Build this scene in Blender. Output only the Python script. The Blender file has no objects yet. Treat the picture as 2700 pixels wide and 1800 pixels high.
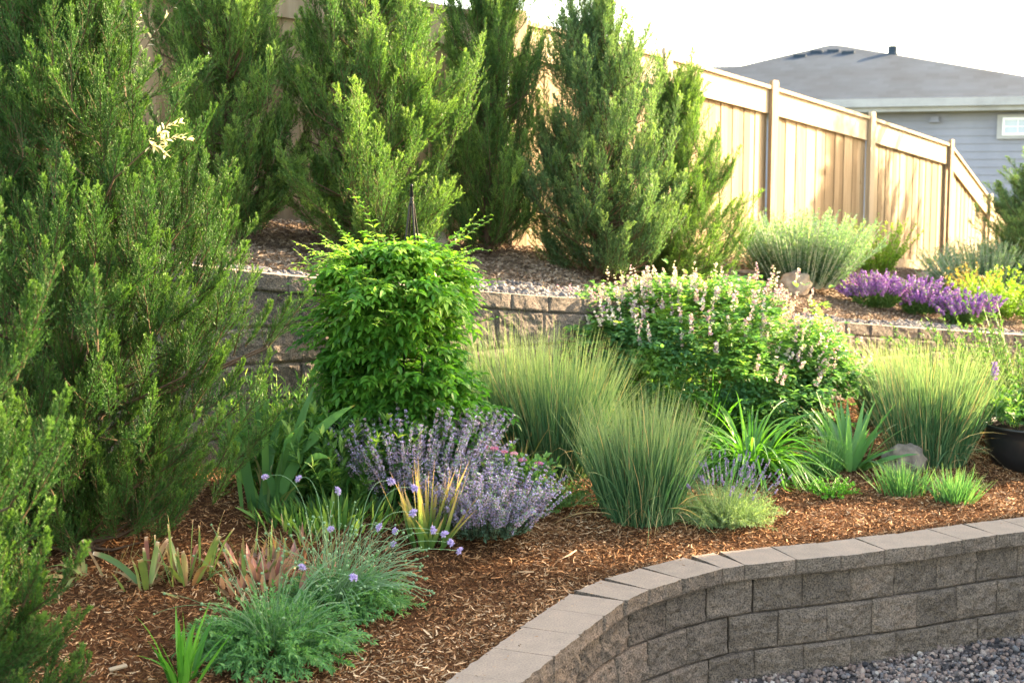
import bpy, math, random
import numpy as np
from mathutils import Vector, Matrix

S = bpy.context.scene
COL = S.collection
R_ = math.radians

# ------------------------------------------------------------------ camera
CAM_H = 2.04
PITCH = math.atan(430 / 3750)
cam = bpy.data.cameras.new("camera")
cam.lens = 50.0; cam.sensor_width = 36.0; cam.clip_end = 3000.0; cam.clip_start = 0.05
cam.dof.use_dof = True; cam.dof.focus_distance = 7.3; cam.dof.aperture_fstop = 3.6
cam_o = bpy.data.objects.new("camera", cam); COL.objects.link(cam_o)
cam_o.location = (0, 0, CAM_H)
cam_o.rotation_euler = (math.pi / 2 - PITCH, 0, 0)
S.camera = cam_o

# ------------------------------------------------------------------ light
SUN_AZ = R_(26.0)      # direction towards the sun, measured from +X towards +Y
SUN_EL = R_(23.0)
w = bpy.data.worlds.new("World"); S.world = w; w.use_nodes = True
nt = w.node_tree
sky = nt.nodes.new("ShaderNodeTexSky"); sky.sky_type = 'NISHITA'; sky.sun_disc = False
sky.sun_elevation = SUN_EL
sky.sun_rotation = math.pi / 2 - SUN_AZ
sky.air_density = 1.0; sky.dust_density = 5.0; sky.ozone_density = 0.6; sky.altitude = 1700
bg = nt.nodes["Background"]; bg.inputs[1].default_value = 0.15
nt.links.new(sky.outputs[0], bg.inputs[0])
sun = bpy.data.lights.new("sun", 'SUN'); sun.energy = 3.45; sun.angle = R_(0.53); sun.color = (1.0, 0.885, 0.745)
sun_o = bpy.data.objects.new("sun", sun); COL.objects.link(sun_o)
sd = Vector((math.cos(SUN_AZ) * math.cos(SUN_EL), math.sin(SUN_AZ) * math.cos(SUN_EL), math.sin(SUN_EL)))
sun_o.rotation_euler = sd.to_track_quat('Z', 'Y').to_euler()
sun_o.location = sd * 60
S.view_settings.view_transform = 'Standard'; S.view_settings.look = 'None'
S.view_settings.exposure = 3.32; S.view_settings.use_white_balance = True; S.view_settings.white_balance_temperature = 9600; S.view_settings.white_balance_tint = 10; S.view_settings.gamma = 1.0; S.view_settings.use_curve_mapping = False
S.cycles.use_denoising = True
S.cycles.max_bounces = 8; S.cycles.diffuse_bounces = 4; S.cycles.transmission_bounces = 5
S.cycles.glossy_bounces = 2; S.cycles.sample_clamp_indirect = 6.0

# ------------------------------------------------------------------ photo pixel -> ray, used to read places off the photo
def ray(px, py):
    dx = (px - 1350) / 3750; dz = (900 - py) / 3750
    return dx, math.cos(PITCH) + dz * math.sin(PITCH), -math.sin(PITCH) + dz * math.cos(PITCH)
def G(px, py, Z=0.0):
    x, y, z = ray(px, py); t = (Z - CAM_H) / z
    return x * t, y * t, Z
def A(px, py, Y):
    x, y, z = ray(px, py); t = Y / y
    return x * t, Y, CAM_H + z * t
def M(px, Y):            # metres for a length in photo pixels at distance Y
    return px / 3750 * Y

# ------------------------------------------------------------------ numpy helpers
RS = np.random.RandomState
def hash3(i, j, k, seed):
    n = (i * 374761393 + j * 668265263 + k * 2147483647 + seed * 1274126177) & 0xffffffff
    n = ((n ^ (n >> 13)) * 1274126177) & 0xffffffff
    n = n ^ (n >> 16)
    return (n & 0xffffff) / float(0xffffff)
def vnoise(P, scale, seed=0):
    q = np.asarray(P, float) * scale
    i = np.floor(q).astype(np.int64); f = q - i; f = f * f * (3 - 2 * f)
    out = 0
    for a in (0, 1):
        for b in (0, 1):
            for c in (0, 1):
                wgt = (f[..., 0] if a else 1 - f[..., 0]) * (f[..., 1] if b else 1 - f[..., 1]) * (f[..., 2] if c else 1 - f[..., 2])
                out = out + wgt * hash3(i[..., 0] + a, i[..., 1] + b, i[..., 2] + c, seed)
    return out * 2 - 1
def fbm(P, scale, oct=3, seed=0):
    o = 0; a = 1.0; t = 0
    for k in range(oct):
        o = o + a * vnoise(P, scale * 2 ** k, seed + k * 17); t += a; a *= .5
    return o / t
def nrm(v):
    return v / np.maximum(np.linalg.norm(v, axis=-1, keepdims=True), 1e-9)
def frames(D, rs=None, up=(0, 0, 1)):
    """two unit vectors across D; random roll if rs given"""
    D = nrm(D); u = np.broadcast_to(np.array(up, float), D.shape)
    bad = np.abs((D * u).sum(-1)) > .98
    u = np.where(bad[..., None], np.array([1., 0, 0]), u)
    a = nrm(np.cross(D, u)); b = np.cross(D, a)
    if rs is not None:
        t = rs.uniform(0, 2 * np.pi, D.shape[:-1])[..., None]
        a, b = a * np.cos(t) + b * np.sin(t), -a * np.sin(t) + b * np.cos(t)
    return a, b

class MB:
    def __init__(s): s.V = []; s.F = []; s.A = []; s.n = 0
    def add(s, v, f, rnd=0.5, u=0.0, mat=0):
        v = np.asarray(v, float).reshape(-1, 3); f = np.asarray(f, np.int64)
        n = len(v)
        r = np.broadcast_to(np.asarray(rnd, float), (n,)) if np.ndim(rnd) == 0 else np.asarray(rnd, float).reshape(-1)
        uu = np.broadcast_to(np.asarray(u, float), (n,)) if np.ndim(u) == 0 else np.asarray(u, float).reshape(-1)
        s.V.append(v); s.A.append(np.stack([r, uu, np.zeros(n)], 1))
        s.F.append((f + s.n, mat)); s.n += n
    def build(s, name, mats, parent=None, smooth=False):
        me = bpy.data.meshes.new(name)
        V = np.concatenate(s.V); A_ = np.concatenate(s.A)
        me.vertices.add(len(V)); me.vertices.foreach_set("co", V.astype(np.float32).ravel())
        idx = np.concatenate([f.ravel() for f, m in s.F]).astype(np.int32)
        tot = np.concatenate([np.full(len(f), f.shape[1]) for f, m in s.F]).astype(np.int32)
        mi = np.concatenate([np.full(len(f), m) for f, m in s.F]).astype(np.int32)
        st = np.concatenate([[0], np.cumsum(tot)[:-1]]).astype(np.int32)
        me.loops.add(len(idx)); me.loops.foreach_set("vertex_index", idx)
        me.polygons.add(len(tot)); me.polygons.foreach_set("loop_start", st); me.polygons.foreach_set("loop_total", tot)
        me.polygons.foreach_set("material_index", mi)
        me.polygons.foreach_set("use_smooth", np.full(len(tot), bool(smooth)))
        at = me.attributes.new("tint", 'FLOAT_VECTOR', 'POINT'); at.data.foreach_set("vector", A_.astype(np.float32).ravel())
        me.update(calc_edges=True)
        for m in (mats if isinstance(mats, (list, tuple)) else [mats]): me.materials.append(m)
        o = bpy.data.objects.new(name, me); COL.objects.link(o)
        if parent: o.parent = parent
        return o

def paths(P, D, L, K, droop=0.0, wig=0.0, rs=None):
    P = np.asarray(P, float); D = nrm(np.asarray(D, float)); N = len(P)
    L = np.broadcast_to(L, (N,)); dr = np.broadcast_to(droop, (N,))
    out = [P]; p = P; d = D
    for k in range(K):
        p = p + d * (L / K)[:, None]; out.append(p)
        d = d + np.array([0, 0, -1.]) * (dr / K)[:, None]
        if wig: d = d + rs.normal(0, wig / K, (N, 3))
        d = nrm(d)
    return np.stack(out, 1)

LEAF = [.25, .9, 1.0, .7, .05]
BLADE = [.7, 1, .9, .7, .4, .05]
GRASS = [1, .9, .7, .1]
def ribbons(mb, C, W, prof, rs, side=None, fold=0.0, rnd=None, mat=0, flat=False):
    """C (N,K+1,3) centre lines, W (N,) widths; fold gives a V section"""
    N, K1, _ = C.shape
    pr = np.interp(np.linspace(0, 1, K1), np.linspace(0, 1, len(prof)), prof)
    T = nrm(np.gradient(C, axis=1))
    if side is None:
        a, b = frames(T[:, 0], rs)
        side = a
    elif isinstance(side, str):        # 'flat': leaf blade faces up
        a, b = frames(T[:, 0]); side = nrm(a + rs.normal(0, .35, a.shape))
    side = side[:, None, :] - T * (side[:, None, :] * T).sum(-1, keepdims=True); side = nrm(side)
    nor = np.cross(side, T)
    W = np.broadcast_to(W, (N,))
    hw = (W[:, None] * pr[None, :] * .5)[..., None]
    if rnd is None: rnd = rs.uniform(0, 1, N)
    u = np.broadcast_to(np.linspace(0, 1, K1)[None, :], (N, K1))
    if fold:
        X = np.stack([C - side * hw + nor * hw * fold, C, C + side * hw + nor * hw * fold], 2); c = 3
    else:
        X = np.stack([C - side * hw, C + side * hw], 2); c = 2
    n = np.arange(N)[:, None, None] * K1 * c
    k = np.arange(K1 - 1)[None, :, None] * c
    j = np.arange(c - 1)[None, None, :]
    b0 = n + k + j
    F = np.stack([b0, b0 + 1, b0 + 1 + c, b0 + c], -1).reshape(-1, 4)
    rr = np.repeat(np.repeat(rnd[:, None], K1, 1)[:, :, None], c, 2)
    uu = np.repeat(u[:, :, None], c, 2)
    mb.add(X.reshape(-1, 3), F, rr.ravel(), uu.ravel(), mat)

def tubes(mb, C, Rad, sides=4, rnd=None, mat=0, u=None):
    """C (N,K,3), Rad (N,K) or (K,)"""
    N, K1, _ = C.shape
    Rad = np.broadcast_to(Rad, (N, K1))
    T = nrm(np.gradient(C, axis=1))
    a, b = frames(T)
    th = np.arange(sides) / sides * 2 * np.pi
    X = C[:, :, None, :] + Rad[:, :, None, None] * (a[:, :, None, :] * np.cos(th)[:, None] + b[:, :, None, :] * np.sin(th)[:, None])
    n = np.arange(N)[:, None, None] * K1 * sides; k = np.arange(K1 - 1)[None, :, None] * sides
    j = np.arange(sides)[None, None, :]; j2 = (j + 1) % sides
    F = np.stack([n + k + j, n + k + j2, n + k + sides + j2, n + k + sides + j], -1).reshape(-1, 4)
    if rnd is None: rnd = np.full(N, .5)
    rr = np.repeat(rnd, K1 * sides)
    uu = np.tile(np.repeat(np.linspace(0, 1, K1), sides), N)
    mb.add(X.reshape(-1, 3), F, rr, uu, mat)

def scatter(mb, tv, tf, P, Sc, rs, D=None, rnd=None, mat=0, u=0.0):
    tv = np.asarray(tv, float); tf = np.asarray(tf); N = len(P)
    if D is None: D = rs.normal(0, 1, (N, 3))
    D = nrm(D); a, b = frames(D, rs)
    Mx = np.stack([a, b, D], -1)                      # columns
    Sc = np.asarray(Sc, float)
    if Sc.ndim == 1: Sc = np.repeat(Sc[:, None], 3, 1)
    loc = tv[None] * Sc[:, None, :]
    X = np.einsum('nij,nvj->nvi', Mx, loc) + P[:, None, :]
    F = (tf[None] + (np.arange(N) * len(tv))[:, None, None]).reshape(-1, tf.shape[1])
    if rnd is None: rnd = rs.uniform(0, 1, N)
    mb.add(X.reshape(-1, 3), F, np.repeat(rnd, len(tv)), u, mat)

def grid_faces(nu, nv, close=False):
    i = np.arange(nu - 1)[:, None]; j = np.arange(nv - 1)[None, :]
    b = i * nv + j
    return np.stack([b, b + nv, b + nv + 1, b + 1], -1).reshape(-1, 4)
def ico(sub=0):
    t = (1 + 5 ** .5) / 2
    v = [(-1, t, 0), (1, t, 0), (-1, -t, 0), (1, -t, 0), (0, -1, t), (0, 1, t), (0, -1, -t), (0, 1, -t), (t, 0, -1), (t, 0, 1), (-t, 0, -1), (-t, 0, 1)]
    f = [(0, 11, 5), (0, 5, 1), (0, 1, 7), (0, 7, 10), (0, 10, 11), (1, 5, 9), (5, 11, 4), (11, 10, 2), (10, 7, 6), (7, 1, 8), (3, 9, 4), (3, 4, 2), (3, 2, 6), (3, 6, 8), (3, 8, 9), (4, 9, 5), (2, 4, 11), (6, 2, 10), (8, 6, 7), (9, 8, 1)]
    v = [np.array(x) / np.linalg.norm(x) for x in np.array(v, float)]
    for _ in range(sub):
        mid = {}; nf = []
        def m(a, b):
            k = (min(a, b), max(a, b))
            if k not in mid:
                p = v[a] + v[b]; v.append(p / np.linalg.norm(p)); mid[k] = len(v) - 1
            return mid[k]
        for a, b, c in f:
            x, y, z = m(a, b), m(b, c), m(c, a)
            nf += [(a, x, z), (b, y, x), (c, z, y), (x, y, z)]
        f = nf
    return np.array(v), np.array(f)
ICO0, ICO1, ICO3 = ico(0), ico(1), ico(3)
OCT = (np.array([(1, 0, 0), (-1, 0, 0), (0, 1, 0), (0, -1, 0), (0, 0, 1), (0, 0, -1)], float),
       np.array([(0, 2, 4), (2, 1, 4), (1, 3, 4), (3, 0, 4), (2, 0, 5), (1, 2, 5), (3, 1, 5), (0, 3, 5)]))
def box(mb, lo, hi, mat=0, rnd=.5, u=0.0, xf=None):
    x0, y0, z0 = lo; x1, y1, z1 = hi
    v = np.array([(x0, y0, z0), (x1, y0, z0), (x1, y1, z0), (x0, y1, z0), (x0, y0, z1), (x1, y0, z1), (x1, y1, z1), (x0, y1, z1)], float)
    if xf is not None: v = xf(v)
    mb.add(v, [(0, 3, 2, 1), (4, 5, 6, 7), (0, 1, 5, 4), (1, 2, 6, 5), (2, 3, 7, 6), (3, 0, 4, 7)], rnd, u, mat)
def lathe(mb, prof, seg=48, mat=0, c=(0, 0, 0)):
    P = np.array(prof, float); th = np.arange(seg) / seg * 2 * np.pi
    X = np.stack([P[:, 0, None] * np.cos(th), P[:, 0, None] * np.sin(th), np.repeat(P[:, 1, None], seg, 1)], -1) + np.array(c)
    i = np.arange(len(P) - 1)[:, None] * seg; j = np.arange(seg)[None, :]; j2 = (j + 1) % seg
    F = np.stack([i + j, i + j2, i + seg + j2, i + seg + j], -1).reshape(-1, 4)
    mb.add(X.reshape(-1, 3), F, .5, 0, mat)

# ------------------------------------------------------------------ scene graph helpers
def tag(o, label=None, cat=None, group=None, kind=None):
    if label: o["label"] = label
    if cat: o["category"] = cat
    if group: o["group"] = group
    if kind: o["kind"] = kind
    return o
def thing(name, label, cat, loc=(0, 0, 0), rz=0.0, group=None):
    o = bpy.data.objects.new(name, None); COL.objects.link(o)
    o.location = loc; o.rotation_euler = (0, 0, rz); o.empty_display_size = .1
    return tag(o, label, cat, group)
def dup(root, label, loc, rz=0.0, sc=1.0, group=None):
    r = root.copy(); COL.objects.link(r); r.location = loc; r.rotation_euler = (0, 0, rz)
    r.scale = (sc, sc, sc) if not isinstance(sc, tuple) else sc
    r["label"] = label
    if group: r["group"] = group
    for ch in list(root.children):
        c = ch.copy(); COL.objects.link(c); c.parent = r
        for g in list(ch.children):
            d = g.copy(); COL.objects.link(d); d.parent = c
    return r

# ------------------------------------------------------------------ materials
def new_mat(name):
    m = bpy.data.materials.new(name); m.use_nodes = True
    return m, m.node_tree, m.node_tree.nodes, m.node_tree.links
def ramp(nodes, stops, interp='LINEAR'):
    r = nodes.new("ShaderNodeValToRGB"); e = r.color_ramp.elements
    r.color_ramp.interpolation = interp
    while len(e) < len(stops): e.new(.5)
    for k, (p, c) in enumerate(stops):
        e[k].position = p; e[k].color = (*c, 1)
    return r
def mixc(nodes, links, a, b, fac, mode='MIX'):
    m = nodes.new("ShaderNodeMix"); m.data_type = 'RGBA'; m.blend_type = mode
    for sock, v in ((m.inputs[0], fac), (m.inputs[6], a), (m.inputs[7], b)):
        if isinstance(v, (int, float)): sock.default_value = v
        elif isinstance(v, tuple): sock.default_value = (*v, 1)
        else: links.new(v, sock)
    return m.outputs[2]
def leafmat(name, stops, tip=None, trans=.35, rough=.55, spec=.25, tboost=1.5, nscale=6.0):
    """stops over the per-leaf random number; tip = (start, end, colour) along the leaf"""
    m, t, N, L = new_mat(name)
    at = N.new("ShaderNodeAttribute"); at.attribute_name = "tint"
    sp = N.new("ShaderNodeSeparateXYZ"); L.new(at.outputs['Vector'], sp.inputs[0])
    r = ramp(N, [(i / max(1, len(stops) - 1), c) for i, c in enumerate(stops)])
    tc = N.new("ShaderNodeTexCoord")
    no = N.new("ShaderNodeTexNoise"); no.inputs['Scale'].default_value = nscale; no.inputs['Detail'].default_value = 2
    L.new(tc.outputs['Object'], no.inputs['Vector'])
    ma = N.new("ShaderNodeMath"); ma.operation = 'MULTIPLY_ADD'; ma.inputs[1].default_value = 1.1; ma.inputs[2].default_value = -.55
    L.new(no.outputs[0], ma.inputs[0])
    ad = N.new("ShaderNodeMath"); ad.operation = 'ADD'; L.new(sp.outputs[0], ad.inputs[0]); L.new(ma.outputs[0], ad.inputs[1])
    L.new(ad.outputs[0], r.inputs[0]); col = r.outputs[0]
    if tip:
        for (a, b, c) in (tip if isinstance(tip, list) else [tip]):
            mr = N.new("ShaderNodeMapRange"); mr.interpolation_type = 'SMOOTHSTEP'
            mr.inputs[1].default_value = a; mr.inputs[2].default_value = b; L.new(sp.outputs[1], mr.inputs[0])
            col = mixc(N, L, col, c, mr.outputs[0])
    b = N["Principled BSDF"]; L.new(col, b.inputs['Base Color']); b.inputs['Roughness'].default_value = rough
    b.inputs['Specular IOR Level'].default_value = spec
    if trans > 0:
        tb = N.new("ShaderNodeBsdfTranslucent")
        bc = mixc(N, L, col, (tboost * .9, tboost, tboost * .6), 1.0, 'MULTIPLY')
        L.new(bc, tb.inputs[0])
        mx = N.new("ShaderNodeMixShader"); mx.inputs[0].default_value = trans
        L.new(b.outputs[0], mx.inputs[1]); L.new(tb.outputs[0], mx.inputs[2])
        L.new(mx.outputs[0], N["Material Output"].inputs[0])
    return m
def plainmat(name, c, rough=.6, spec=.4, metal=0.0, stops=None, scale=20.0, bump=0.0, bscale=80.0, detail=4, use_rnd=False):
    m, t, N, L = new_mat(name)
    b = N["Principled BSDF"]; b.inputs['Roughness'].default_value = rough; b.inputs['Specular IOR Level'].default_value = spec
    b.inputs['Metallic'].default_value = metal
    tc = N.new("ShaderNodeTexCoord")
    if stops or True:
        st = stops or [tuple(x * .82 for x in c), c, tuple(min(1, x * 1.15) for x in c)]
        r = ramp(N, [(.3 + .4 * i / (len(st) - 1), k) for i, k in enumerate(st)])
        no = N.new("ShaderNodeTexNoise"); no.inputs['Scale'].default_value = scale; no.inputs['Detail'].default_value = detail
        no.inputs['Roughness'].default_value = .65
        L.new(tc.outputs['Object'], no.inputs['Vector'])
        if use_rnd:
            at = N.new("ShaderNodeAttribute"); at.attribute_name = "tint"
            sp = N.new("ShaderNodeSeparateXYZ"); L.new(at.outputs['Vector'], sp.inputs[0])
            ma = N.new("ShaderNodeMath"); ma.operation = 'MULTIPLY_ADD'; ma.inputs[1].default_value = .45; ma.inputs[2].default_value = -.22
            L.new(sp.outputs[0], ma.inputs[0])
            ad = N.new("ShaderNodeMath"); L.new(no.outputs[0], ad.inputs[0]); L.new(ma.outputs[0], ad.inputs[1])
            L.new(ad.outputs[0], r.inputs[0])
        else: L.new(no.outputs[0], r.inputs[0])
        L.new(r.outputs[0], b.inputs['Base Color'])
    if bump:
        n2 = N.new("ShaderNodeTexNoise"); n2.inputs['Scale'].default_value = bscale; n2.inputs['Detail'].default_value = 6
        n2.inputs['Roughness'].default_value = .7
        L.new(tc.outputs['Object'], n2.inputs['Vector'])
        bp = N.new("ShaderNodeBump"); bp.inputs['Strength'].default_value = bump; bp.inputs['Distance'].default_value = .01
        L.new(n2.outputs[0], bp.inputs['Height']); L.new(bp.outputs[0], b.inputs['Normal'])
    return m
def stonemat(name, base, var=.35, scale=1.0, speck=True):
    """aggregate concrete: colour shifts per block, fine dark and light grains, bump"""
    m, t, N, L = new_mat(name)
    b = N["Principled BSDF"]; b.inputs['Roughness'].default_value = .92; b.inputs['Specular IOR Level'].default_value = .2
    tc = N.new("ShaderNodeTexCoord")
    at = N.new("ShaderNodeAttribute"); at.attribute_name = "tint"
    sp = N.new("ShaderNodeSeparateXYZ"); L.new(at.outputs['Vector'], sp.inputs[0])
    r1 = ramp(N, [(0, tuple(x * (1 - var) for x in base)), (.5, base), (1, (min(1, base[0] * (1 + var * 1.1)), base[1] * (1 + var * .85), base[2] * (1 + var * .7)))])
    n1 = N.new("ShaderNodeTexNoise"); n1.inputs['Scale'].default_value = 11 * scale; n1.inputs['Detail'].default_value = 5
    L.new(tc.outputs['Object'], n1.inputs['Vector'])
    ma = N.new("ShaderNodeMath"); ma.operation = 'MULTIPLY_ADD'; ma.inputs[1].default_value = .55; ma.inputs[2].default_value = .2
    L.new(sp.outputs[0], ma.inputs[0])
    a2 = N.new("ShaderNodeMath"); a2.operation = 'ADD'; L.new(ma.outputs[0], a2.inputs[0])
    m3 = N.new("ShaderNodeMath"); m3.operation = 'MULTIPLY_ADD'; m3.inputs[1].default_value = 1.4; m3.inputs[2].default_value = -.7
    L.new(n1.outputs[0], m3.inputs[0]); L.new(m3.outputs[0], a2.inputs[1]); L.new(a2.outputs[0], r1.inputs[0])
    n2 = N.new("ShaderNodeTexNoise"); n2.inputs['Scale'].default_value = 120 * scale; n2.inputs['Detail'].default_value = 4
    L.new(tc.outputs['Object'], n2.inputs['Vector'])
    r2 = ramp(N, [(.36, (.25, .25, .26)), (.5, (.9, .9, .9)), (.64, (1.5, 1.42, 1.32))])
    L.new(n2.outputs[0], r2.inputs[0])
    col = mixc(N, L, r1.outputs[0], r2.outputs[0], .8 if speck else .25, 'MULTIPLY')
    L.new(col, b.inputs['Base Color'])
    n3 = N.new("ShaderNodeTexNoise"); n3.inputs['Scale'].default_value = 120 * scale; n3.inputs['Detail'].default_value = 8; n3.inputs['Roughness'].default_value = .75
    L.new(tc.outputs['Object'], n3.inputs['Vector'])
    bp = N.new("ShaderNodeBump"); bp.inputs['Strength'].default_value = .9 if speck else .15; bp.inputs['Distance'].default_value = .014
    L.new(n3.outputs[0], bp.inputs['Height']); L.new(bp.outputs[0], b.inputs['Normal'])
    return m

MT = {}
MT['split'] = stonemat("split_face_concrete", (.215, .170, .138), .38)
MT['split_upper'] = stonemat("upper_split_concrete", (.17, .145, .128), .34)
MT['cap'] = stonemat("smooth_cap_concrete", (.27, .218, .178), .16, 1.0, False)
MT['joint'] = plainmat("wall_core", (.03, .027, .025), .95)
MT['mulch'] = plainmat("mulch_soil", (.07, .03, .015), .95, .1, stops=[(.04, .017, .008), (.09, .038, .017), (.15, .068, .032)], scale=55, bump=1.0, bscale=140)
MT['tmulch'] = plainmat("terrace_mulch_soil", (.1, .06, .04), .95, .1, stops=[(.08, .055, .04), (.15, .108, .08), (.22, .165, .125)], scale=45, bump=1.0, bscale=120)  # paler than the bed soil, partly sunlight put into the colour
def chipmat(name, stops):
    m = leafmat(name, stops, None, 0, .85, .15, nscale=1.2); return m
MT['chip'] = chipmat("bark_chips", [(.065, .027, .012), (.17, .074, .032), (.28, .13, .058), (.38, .20, .10), (.62, .42, .26)])
MT['tchip'] = chipmat("sunlit_weathered_chips", [(.13, .085, .06), (.20, .14, .10), (.29, .21, .155), (.46, .36, .27)])  # weathered grey tone, plus sunlight put into the paler colour
MT['pebble'] = chipmat("crushed_granite", [(.045, .042, .045), (.14, .115, .105), (.24, .16, .13), (.15, .145, .15), (.30, .21, .17), (.44, .38, .33)])
MT['grey_pebble'] = chipmat("river_gravel", [(.05, .05, .055), (.10, .10, .11), (.16, .15, .15), (.27, .24, .22)])
MT['gravelbase'] = plainmat("gravel_base", (.09, .08, .078), .95, .1, scale=60, bump=1.0, bscale=100)
def woodmat(name, a, b_, c):
    m, t, N, L = new_mat(name)
    b = N["Principled BSDF"]; b.inputs['Roughness'].default_value = .75; b.inputs['Specular IOR Level'].default_value = .25
    tc = N.new("ShaderNodeTexCoord"); mp = N.new("ShaderNodeMapping"); mp.inputs['Scale'].default_value = (9, 9, .7)
    L.new(tc.outputs['Object'], mp.inputs[0])
    n1 = N.new("ShaderNodeTexNoise"); n1.inputs['Scale'].default_value = 3.0; n1.inputs['Detail'].default_value = 6
    L.new(mp.outputs[0], n1.inputs['Vector'])
    at = N.new("ShaderNodeAttribute"); at.attribute_name = "tint"
    sp = N.new("ShaderNodeSeparateXYZ"); L.new(at.outputs['Vector'], sp.inputs[0])
    ma = N.new("ShaderNodeMath"); ma.operation = 'MULTIPLY_ADD'; ma.inputs[1].default_value = .9; ma.inputs[2].default_value = -.45
    L.new(sp.outputs[0], ma.inputs[0])
    ad = N.new("ShaderNodeMath"); L.new(n1.outputs[0], ad.inputs[0]); L.new(ma.outputs[0], ad.inputs[1])
    r = ramp(N, [(.22, a), (.5, b_), (.8, c)]); L.new(ad.outputs[0], r.inputs[0])
    vo = N.new("ShaderNodeTexVoronoi"); vo.inputs['Scale'].default_value = 2.2
    mp2 = N.new("ShaderNodeMapping"); mp2.inputs['Scale'].default_value = (1.6, 1.6, .9); L.new(tc.outputs['Object'], mp2.inputs[0]); L.new(mp2.outputs[0], vo.inputs['Vector'])
    r3 = ramp(N, [(0.0, (.25, .13, .06)), (.05, (.6, .45, .3)), (.1, (1, 1, 1))]); L.new(vo.outputs['Distance'], r3.inputs[0])
    col = mixc(N, L, r.outputs[0], r3.outputs[0], .8, 'MULTIPLY')
    L.new(col, b.inputs['Base Color'])
    bp = N.new("ShaderNodeBump"); bp.inputs['Strength'].default_value = .4; bp.inputs['Distance'].default_value = .006
    L.new(n1.outputs[0], bp.inputs['Height']); L.new(bp.outputs[0], b.inputs['Normal'])
    return m
MT['cedar'] = woodmat("cedar_boards", (.17, .11, .06), (.25, .17, .10), (.33, .24, .15))
MT['cedar_trim'] = woodmat("cedar_trim", (.19, .125, .075), (.28, .20, .13), (.36, .275, .19))
MT['post'] = woodmat("cedar_post", (.19, .125, .075), (.28, .20, .13), (.36, .275, .19))
MT['bark'] = plainmat("juniper_bark", (.14, .09, .065), .9, .1, scale=40, bump=.8, bscale=60)
MT['twig'] = plainmat("reddish_twig", (.085, .055, .03), .8, .2, scale=40)
# foliage
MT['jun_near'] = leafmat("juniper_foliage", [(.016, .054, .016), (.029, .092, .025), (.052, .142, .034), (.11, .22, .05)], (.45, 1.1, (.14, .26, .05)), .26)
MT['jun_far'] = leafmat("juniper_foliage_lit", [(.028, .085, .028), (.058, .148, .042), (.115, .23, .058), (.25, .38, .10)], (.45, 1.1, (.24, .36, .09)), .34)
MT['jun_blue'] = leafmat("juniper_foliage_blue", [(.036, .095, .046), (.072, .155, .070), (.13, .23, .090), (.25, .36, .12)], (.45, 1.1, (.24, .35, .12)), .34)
MT['vine'] = leafmat("vine_leaf", [(.025, .12, .022), (.05, .20, .03), (.11, .31, .045), (.30, .48, .09)], None, .42, .42)
MT['vinestem'] = leafmat("vine_stem", [(.12, .16, .04), (.16, .20, .06)], None, 0)
MT['bapt'] = leafmat("baptisia_leaf", [(.05, .16, .065), (.09, .24, .08), (.16, .34, .09), (.28, .45, .11)], None, .4, .45)
MT['baptf'] = leafmat("baptisia_flower", [(.80, .74, .60), (.78, .70, .66), (.68, .50, .56), (.50, .28, .40)], None, .3, .6, nscale=2)
MT['grass'] = leafmat("blue_oat_grass", [(.035, .12, .055), (.06, .17, .08), (.10, .22, .10), (.18, .29, .14)], (.55, 1.15, (.34, .40, .20)), .32, .45)
MT['daylily'] = leafmat("daylily_leaf", [(.04, .17, .03), (.07, .24, .035), (.12, .32, .05)], None, .4, .38, .5)
MT['iris'] = leafmat("iris_leaf", [(.07, .21, .08), (.10, .27, .09), (.16, .35, .10)], (.94, 1.0, (.3, .25, .08)), .35, .4)
MT['irisor'] = leafmat("fading_iris_leaf", [(.09, .22, .07), (.14, .29, .08), (.26, .34, .09)], [(.25, .75, (.54, .42, .15)), (.6, .95, (.60, .36, .19))], .35, .5)
MT['iriscut'] = leafmat("trimmed_iris_leaf", [(.10, .19, .08), (.18, .25, .08), (.30, .26, .12), (.33, .13, .10)], [(.86, .97, (.55, .36, .24)), (.97, 1.0, (.72, .62, .5))], .25, .5)
MT['sedum'] = leafmat("red_sedum_leaf", [(.34, .15, .13), (.42, .22, .17), (.28, .16, .15), (.22, .24, .10)], None, .25, .4)
MT['straps'] = leafmat("strap_leaf", [(.04, .19, .03), (.07, .27, .04), (.13, .36, .06)], None, .4, .35)
MT['nepl'] = leafmat("catmint_leaf", [(.10, .19, .13), (.15, .26, .17), (.22, .33, .20)], None, .25, .65)
MT['nepf'] = leafmat("catmint_flower", [(.38, .30, .56), (.50, .42, .72), (.60, .52, .80), (.58, .44, .58)], None, .3, .6, nscale=3)
MT['nepcal'] = leafmat("catmint_calyx", [(.36, .25, .30), (.44, .32, .36), (.28, .30, .22)], None, .2, .7)
MT['lavl'] = leafmat("lavender_leaf", [(.14, .24, .11), (.20, .31, .14), (.28, .38, .17)], None, .3, .6)
MT['lavf'] = leafmat("lavender_flower", [(.20, .15, .30), (.30, .23, .42), (.36, .30, .44)], None, .2, .7)
MT['salf'] = leafmat("salvia_flower", [(.24, .09, .38), (.40, .18, .58), (.58, .32, .66)], None, .3, .6)
MT['sall'] = leafmat("salvia_leaf", [(.06, .16, .05), (.10, .22, .06), (.17, .28, .08)], None, .3, .6)
MT['sage'] = leafmat("russian_sage_leaf", [(.07, .17, .095), (.11, .23, .13), (.17, .30, .15), (.26, .38, .18)], None, .35, .6)
MT['sagestem'] = leafmat("pale_sage_stem", [(.42, .48, .36), (.5, .55, .42)], None, 0, .8)
MT['yel'] = leafmat("yellow_green_leaf", [(.09, .22, .04), (.16, .31, .05), (.28, .40, .07)], None, .45, .5)
MT['red'] = leafmat("reddish_leaf", [(.12, .22, .06), (.28, .24, .08), (.36, .17, .08)], None, .35, .5)
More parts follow.
